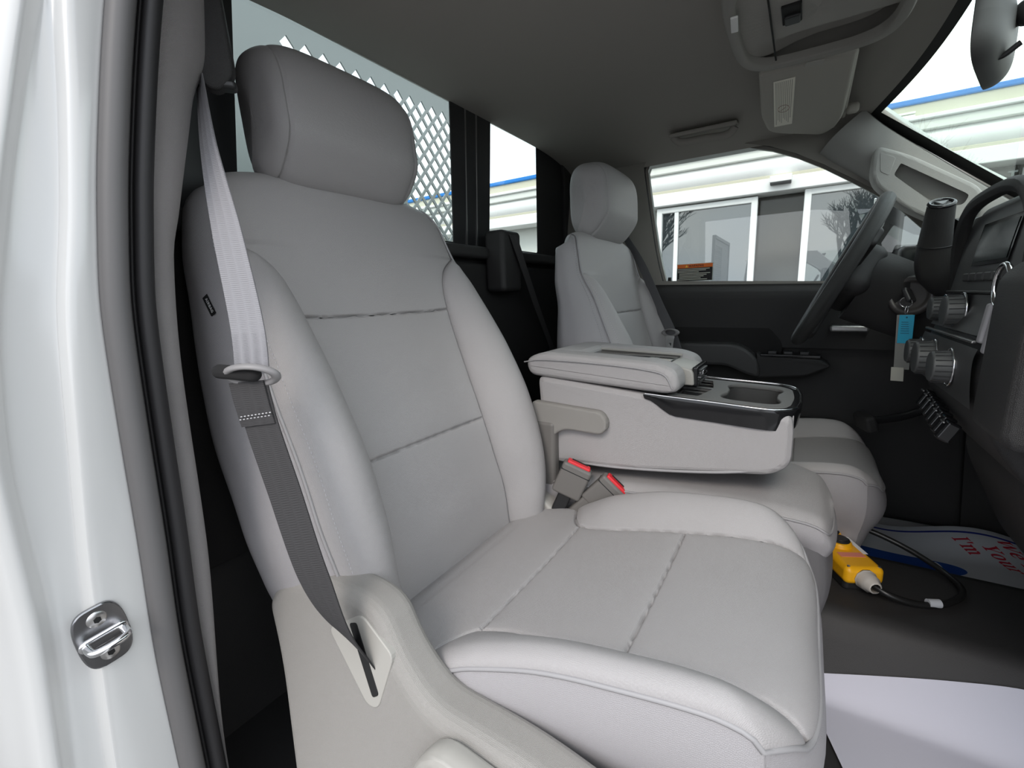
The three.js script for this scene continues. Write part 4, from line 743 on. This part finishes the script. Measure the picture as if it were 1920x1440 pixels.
  for (let k = 0; k < 7; k++) { const z = -0.13 + k * 0.028; const b = part('toggle_switch', st); b.position.set(fx(0.57) - 0.008, 0.57 - k * 0.0035, z); mesh('key', at(rbox(0.02, 0.034, 0.021, 0.004), 0, 0, 0, 0, 0, -0.45), M.gloss, b); mesh('edge', at(rbox(0.003, 0.003, 0.019, 0.001), -0.008, 0.017, 0), M.steel, b); }
  // passenger-side vent with bright bars
  const pv = part('passenger_vent', g); mesh('vent_body', plate(roundPoly([[0.20, 0.60], [0.205, 0.80], [0.26, 0.84], [0.40, 0.84], [0.40, 0.58]], 0.02), 0.195, 0.32, 0.01), M.dark, pv);
  for (let k = 0; k < 2; k++) mesh('bright_bar', at(rbox(0.010, 0.055, 0.016, 0.004), 0.212 , 0.735 - k * 0.012, 0.16 + k * 0.024, 0, 0, -0.1), mat(0.34, 0.33, 0.34, 0.4), pv);
  mesh('vent_ring', at(new THREE.TorusGeometry(0.028, 0.0035, 8, 36).rotateY(Math.PI / 2), 0.215, 0.785, 0.182), M.chrome, pv);
  mesh('knee_bolster', plate(roundPoly([[0.30, 0.60], [0.27, 0.50], [0.36, 0.30], [0.62, 0.28], [0.62, 0.60]], 0.05), -0.16, 0.16, 0.03), M.dark, g);
}
// ================================================================== pedals
{
  const p = thing('parking_brake_pedal', 'dark parking brake pedal beside the driver seat cushion front', 'pedal');
  mesh('arm', tube([[0.40, 0.50, -0.68], [0.28, 0.42, -0.66], [0.19, 0.40, -0.62]], 0.012, 20, 8), M.darkSmooth, p); mesh('pad', at(rbox(0.03, 0.05, 0.09, 0.01), 0.175, 0.40, -0.60, 0, 0.3, 0.3), M.rubber, p);
}
// ================================================================== overhead things
{
  const g = thing('overhead_console', 'grey overhead console with map light and switch on the headliner', 'console');
  M.ohc = mat(0.40, 0.385, 0.35, 0.6, { bumpMap: M.shield.bumpMap, bumpScale: 0.0002, side: THREE.DoubleSide });
  const o = (s, f = 1) => { const a = []; for (let i = 0; i < 64; i++) { const t = i / 64 * 2 * Math.PI, e = 0.5; const c = Math.sign(Math.cos(t)) * Math.abs(Math.cos(t)) ** e, d = Math.sign(Math.sin(t)) * Math.abs(Math.sin(t)) ** e; a.push([-0.018 + 0.142 * s * c, 0.192 * s * d * f]); } return a; };
  const toY = (g2) => TX(g2, (x, y, z) => [x, z, -y]);
  const ring = [[1.0, 1.32], [1.0, 1.268], [0.985, 1.256], [0.955, 1.25], [0.875, 1.25], [0.85, 1.254], [0.84, 1.266]];
  const P1 = o(1); mesh('housing', sheet(64, ring.length - 1, (u, v) => { const q = P1[Math.round(u * 64) % 64], [s, y] = ring[Math.round(v * (ring.length - 1))]; return [-0.018 + (q[0] + 0.018) * s, y, -q[1] * s]; }), M.ohc, g);
  mesh('panel', sheet(64, 14, (u, v) => { const q = P1[Math.round(u * 64) % 64], s = 0.85 * v, x = -0.018 + (q[0] + 0.018) * s, z = -q[1] * s; return [x, 1.262 + 0.030 * smooth(-0.06, -0.13, z) * smooth(-0.15, -0.02, x), z]; }, (u, v) => [u * 0.25, v * 0.38]), M.ohc, g);
  mesh('map_light', at(rbox(0.012, 0.004, 0.05, 0.0015), -0.140, 1.2485, 0.06, 0, 0.1, 0), mat(0.8, 0.8, 0.78, 0.3), g);
  const sw = part('light_switch', g); mesh('well', at(rbox(0.03, 0.006, 0.062, 0.002), -0.056, 1.2605, 0.012), M.black, sw); mesh('rocker', at(rbox(0.024, 0.01, 0.03, 0.003), -0.055, 1.258, 0.0), M.darkSmooth, sw);
  mesh('panel_gap', at(rbox(0.003, 0.003, 0.36, 0.001), -0.088, 1.2595, 0), M.black, g);
  mesh('microphone_slot', at(rbox(0.014, 0.002, 0.006, 0.001), 0.02, 1.2615, 0.02), M.black, g);
  mesh('rim_button', at(rbox(0.032, 0.003, 0.02, 0.001), -0.02, 1.2492, -0.195, 0, 0.15, 0), M.ohc, g);
}
{
  const g = thing('sun_visor', 'grey driver sun visor with pale printed label, folded against the headliner', 'sun visor');
  const q = roundPoly([[-0.125, 0.22], [-0.137, 0.47], [-0.128, 0.585], [-0.10, 0.62], [0.005, 0.70], [0.035, 0.66], [0.05, 0.58], [0.055, 0.22]], [0.01, 0.03, 0.03, 0.03, 0.03, 0.03, 0.03, 0.01]);
  mesh('visor_pad', TX(plate(q, 1.255, 1.275, 0.009, [], 4), (x, y, z) => [x, z - 0.05 * (y - 0.3), -y]), M.visor = mat(0.42, 0.40, 0.355, 0.8, { side: THREE.DoubleSide }), g);
  const c = document.createElement('canvas'); c.width = 96; c.height = 256; const x = c.getContext('2d'); x.fillStyle = '#f6f2e4'; x.fillRect(0, 0, 96, 256); x.fillStyle = '#a9a595'; for (let i = 0; i < 9; i++) x.fillRect(10 + i * 9, 8, 3, 236 - (i * 29) % 40); x.strokeStyle = '#9a7f70'; x.lineWidth = 3; x.beginPath(); x.ellipse(48, 150, 28, 20, 0, 0, 7); x.stroke(); x.beginPath(); x.moveTo(34, 160); x.lineTo(60, 142); x.stroke();
  const t = new THREE.CanvasTexture(c); t.colorSpace = THREE.SRGBColorSpace;
  const lb = sheet(2, 12, (u, v) => { const z = lerp(0.262, 0.55, v); return [lerp(-0.098, -0.055, u) - 0.012 * v, 1.2542 - 0.05 * (z - 0.3), -z]; }, (u, v) => [u, 1 - v]); mesh('warning_label', lb, mat(1, 1, 1, 0.7, { map: t, side: THREE.DoubleSide }), g);
  mesh('pivot_clip', at(rbox(0.03, 0.025, 0.03, 0.01), 0.07, 1.265, -0.60), M.visor, g); mesh('pivot_rod', tube([[0.05, 1.268, -0.23], [0.052, 1.267, -0.66]], 0.006, 10, 8), M.visor, g);
}
{
  const g = thing('assist_handle', 'dark folded assist handle on the headliner above the driver window', 'handle');
  mesh('grip', tube([[-0.40, 1.288, -0.60], [-0.385, 1.272, -0.61], [-0.31, 1.268, -0.615], [-0.235, 1.27, -0.62], [-0.22, 1.286, -0.615]], 0.012, 40, 10), M.headliner, g);
  mesh('base_plate', at(rbox(0.20, 0.012, 0.05, 0.005), -0.31, 1.29, -0.60, 0.2), M.headliner, g);
}
{
  const g = thing('rear_view_mirror', 'dark rear-view mirror seen from the side against the windshield', 'mirror');
  const hs = sheet(48, 24, (u, v) => { const th = u * 2 * Math.PI, ph = v * Math.PI / 2, e = 0.5, S = (c) => Math.sign(c) * Math.abs(c) ** e; return [0.034 * Math.sin(ph), 0.05 * S(Math.sin(th)) * Math.cos(ph) ** 0.5 * 1.15, 0.115 * S(Math.cos(th)) * Math.cos(ph) ** 0.5]; });
  mesh('housing', hs, M.mirrorBack = mat(0.09, 0.088, 0.085, 0.5, { side: THREE.DoubleSide }), g);
  const fg = sheet(48, 6, (u, v) => { const th = u * 2 * Math.PI, e = 0.5, S = (c) => Math.sign(c) * Math.abs(c) ** e; return [-0.001, 0.055 * v * S(Math.sin(th)), 0.1135 * v * S(Math.cos(th))]; }); mesh('mirror_glass', fg, M.mirror, g);
  mesh('stem', tube([[0.03, 0.01, 0], [0.07, 0.035, 0], [0.11, 0.06, 0]], 0.010, 16, 10), M.darkSmooth, g); mesh('ball_joint', at(new THREE.SphereGeometry(0.018, 20, 14), 0.045, 0.018, 0), M.darkSmooth, g);
  mesh('tilt_tab', tube([[0.012, -0.035, 0.03], [0.025, -0.045, 0.035], [0.045, -0.035, 0.04]], 0.004, 12, 8), M.darkSmooth, g);
  g.position.set(0.205, 1.165, -0.04); g.rotation.y = -0.30; g.rotation.z = 0.0;
}
{
  const g = thing('side_mirror', 'black door mirror outside the driver window behind the steering wheel', 'mirror');
  mesh('housing', at(rbox(0.07, 0.26, 0.17, 0.03, 4), 0.22, 0.965, -1.02, 0, -0.2, 0), M.darkSmooth, g);
  mesh('mirror_glass', at(rbox(0.006, 0.22, 0.14, 0.003), 0.184, 0.965, -1.012, 0, -0.2, 0), M.mirror, g);
  mesh('bracket', at(rbox(0.06, 0.06, 0.16, 0.02), 0.26, 0.88, -0.90), M.darkSmooth, g);
}
// ================================================================== small things
{
  const g = thing('warning_sticker', 'orange and black warning sticker in the lower corner of the driver window', 'sticker');
  const c = document.createElement('canvas'); c.width = 512; c.height = 260; const x = c.getContext('2d'); x.fillStyle = '#dfe6dd'; x.fillRect(0, 0, 512, 260); x.fillStyle = '#0d0d0c'; x.fillRect(6, 6, 500, 248); x.fillStyle = '#e8732a'; x.fillRect(6, 6, 500, 56); x.fillStyle = '#3a0d02'; x.font = 'bold 44px sans-serif'; x.fillText('WARNING', 170, 50); x.fillStyle = '#ffd24a'; x.beginPath(); x.moveTo(120, 52); x.lineTo(140, 16); x.lineTo(160, 52); x.fill();
  x.fillStyle = '#cfcfc2'; [480, 430, 330, 470, 420, 380, 340, 450].forEach((wd, i) => x.fillRect(i > 2 && i < 7 ? 36 : 16, 74 + i * 22, wd - 30, 10));
  const t = new THREE.CanvasTexture(c); t.colorSpace = THREE.SRGBColorSpace;
  mesh('print', at(new THREE.PlaneGeometry(0.127, 0.064), -0.356, 0.863, -0.7965), mat(1, 1, 1, 0.6, { map: t, side: THREE.DoubleSide }), g);
}
{
  const g = thing('door_striker', 'steel door striker with wire loop on the white jamb', 'striker');
  const out = []; for (let i = 0; i < 48; i++) { const t = i / 48 * 2 * Math.PI, e = 0.55; out.push([0.0225 * Math.sign(Math.cos(t)) * Math.abs(Math.cos(t)) ** e, 0.036 * Math.sign(Math.sin(t)) * Math.abs(Math.sin(t)) ** 0.75]); }
  mesh('plate', plate(out, 0, 0.005, 0.0015), M.plateSteel, g);
  const slot = (n, m, r, z) => mesh(n, tube([[-0.019, -0.001, z], [0.019, -0.001, z]], r, 4, 8), m, g);
  mesh('loop_base', at(new THREE.CapsuleGeometry(0.007, 0.030, 4, 16).scale(1, 1, 0.35), 0, -0.002, 0.0055, 0, 0, Math.PI / 2), M.chrome, g);
  mesh('loop', tube([[-0.016, -0.002, 0.004], [-0.016, -0.002, 0.017], [-0.0145, -0.002, 0.0245], [-0.009, -0.002, 0.0275], [0.009, -0.002, 0.0275], [0.0145, -0.002, 0.0245], [0.016, -0.002, 0.017], [0.016, -0.002, 0.004]], 0.0038, 80, 12), M.chrome, g);
  for (const s of [1, -1]) { const sc = part('screw', g); sc.position.set(0, s * 0.0215, 0.005); mesh('head', at(new THREE.LatheGeometry([[0, 0.0022], [0.004, 0.0022], [0.0075, 0.0015], [0.0088, 0]].map((p) => new THREE.Vector2(...p)), 28), 0, 0, 0, Math.PI / 2), M.steel, sc); mesh('socket', at(cyl(0.0035, 0.0035, 0.001, 6), 0, 0, 0.0024, Math.PI / 2), M.black, sc); }
  g.position.set(-0.6195, 0.446, 0.914); g.rotation.set(0, Math.PI / 2, 0.12, 'YXZ');
}
{ // yellow pendant remote on the hump
  const g = thing('pendant_remote', 'yellow pendant control box with buttons and grey cable gland on the floor', 'remote control');
  mesh('upper_shell', at(rbox(0.175, 0.040, 0.078, 0.012, 4), 0, 0.034, 0), M.yellow, g); mesh('lower_shell', at(rbox(0.165, 0.034, 0.072, 0.01, 3), -0.002, 0.012, 0), M.darkSmooth, g);
  for (const [x, m, n] of [[-0.052, M.white, 'white_button'], [-0.010, M.darkSmooth, 'black_button']]) { const b = part('push_button', g); mesh('boss', at(new THREE.LatheGeometry([[0.0, 0.012], [0.020, 0.012], [0.023, 0.009], [0.025, 0]].map((p) => new THREE.Vector2(...p)), 32), x, 0.053, 0), x < -0.03 ? M.yellow : M.yellow, b); mesh('ring', at(new THREE.TorusGeometry(0.0165, 0.003, 8, 32).rotateX(Math.PI / 2), x, 0.066, 0), M.black, b); mesh('cap', at(cyl(0.0145, 0.0155, 0.006, 28), x, 0.068, 0), m, b); }
  mesh('red_label', at(rbox(0.018, 0.0008, 0.05, 0.0003), 0.034, 0.0545, 0), mat(0.75, 0.25, 0.18, 0.5), g); mesh('black_label', at(rbox(0.03, 0.0008, 0.014, 0.0003), -0.005, 0.0545, 0.031), M.darkSmooth, g); mesh('white_label', at(rbox(0.08, 0.0008, 0.010, 0.0003), -0.01, 0.0545, -0.032), M.white, g);
  mesh('cable_gland', at(new THREE.LatheGeometry([[0.010, 0.034], [0.013, 0.033], [0.015, 0.022], [0.019, 0.020], [0.019, 0.006], [0.022, 0.004], [0.022, 0], [0, 0]].map((p) => new THREE.Vector2(...p)), 10).rotateZ(-Math.PI / 2), 0.086, 0.030, 0), mat(0.52, 0.49, 0.45, 0.5), g);
  for (const x of [-0.078, 0.078]) for (const z of [-0.03, 0.03]) mesh('screw', at(cyl(0.003, 0.003, 0.002, 10), x, 0.054, z), M.steel, g);
  mesh('cable', tube([[0.10, 0.03, 0], [0.125, 0.022, -0.02], [0.135, 0.010, -0.07], [0.13, 0.010, -0.125], [0.09, 0.012, -0.185], [0.02, 0.012, -0.20], [-0.05, 0.03, -0.165], [-0.10, 0.05, -0.10], [-0.13, 0.05, -0.04]], 0.0062, 140, 10), mat(0.012, 0.012, 0.012, 0.35), g);
  mesh('cable_marker', at(cyl(0.0085, 0.0085, 0.022, 14), 0.1335, 0.012, -0.10, Math.PI / 2, 0.0, 0), mat(0.5, 0.52, 0.55, 0.4), g);
  g.position.set(0.112, 0.152, -0.165); g.rotation.y = -1.12;
}
{ // printed paper mat in the driver footwell
  const c = document.createElement('canvas'); c.width = 1024; c.height = 768; const x = c.getContext('2d'); x.fillStyle = '#cfd3da'; x.fillRect(0, 0, 1024, 768);
  x.strokeStyle = '#1c2f8c'; x.lineWidth = 16; x.strokeRect(44, 60, 936, 720);
  x.fillStyle = '#1d4fa3'; x.beginPath(); x.ellipse(430, 400, 225, 105, 0.05, 0, 7); x.fill(); x.strokeStyle = '#dfe6ee'; x.lineWidth = 7; x.beginPath(); x.moveTo(560, 330); x.quadraticCurveTo(585, 390, 565, 440); x.stroke();
  x.fillStyle = '#c22438'; x.font = 'italic bold 76px serif'; x.save(); x.translate(790, 75); x.rotate(1.15); x.fillText('We Take', 0, 0); x.fillText("   Your", -20, 78); x.fillText("I'm", -30, 150); x.restore();
  const t = new THREE.CanvasTexture(c); t.colorSpace = THREE.SRGBColorSpace;
  const P = (u, v) => { const x0 = lerp(0.02, 0.64, u), z0 = lerp(-0.36, -0.715, v); const y = 0.03 + 0.012 * Math.sin(u * 9 + 1) * Math.sin(v * 2) + 0.045 * smooth(0.6, 1, v) * (0.75 + 0.25 * Math.cos(u * 9)); return [x0, y, z0]; };
  tag(mesh('printed_floor_paper', sheet(60, 40, P, (u, v) => [u, v]), mat(1, 1, 1, 0.7, { map: t, side: THREE.DoubleSide })), 'crumpled paper floor mat with blue border and red lettering in the driver footwell', 'paper mat');
}
{ // plain white paper mat in the passenger footwell, curling up at the hump
  const zE = tab([0.05, 0.072], [0.15, 0.058], [0.28, 0.042], [0.36, 0.034], [0.7, 0.02]), hump = (z) => 0.15 * smooth(0.10, 0.0, z);
  const g = sheet(40, 50, (u, v) => { const x0 = lerp(0.07, 0.66, u), z = lerp(zE(x0), 0.62, v), x = x0 + (1 - u) * 0.35 * Math.max(0, z - 0.12); return [x, hump(z) + 0.007 + 0.22 * smooth(0.6, 0.8, x), z]; });
  tag(mesh('white_floor_paper', g, M.paper), 'plain white paper mat curling up on the passenger floor', 'paper mat');
}
renderer.render(scene, camera);
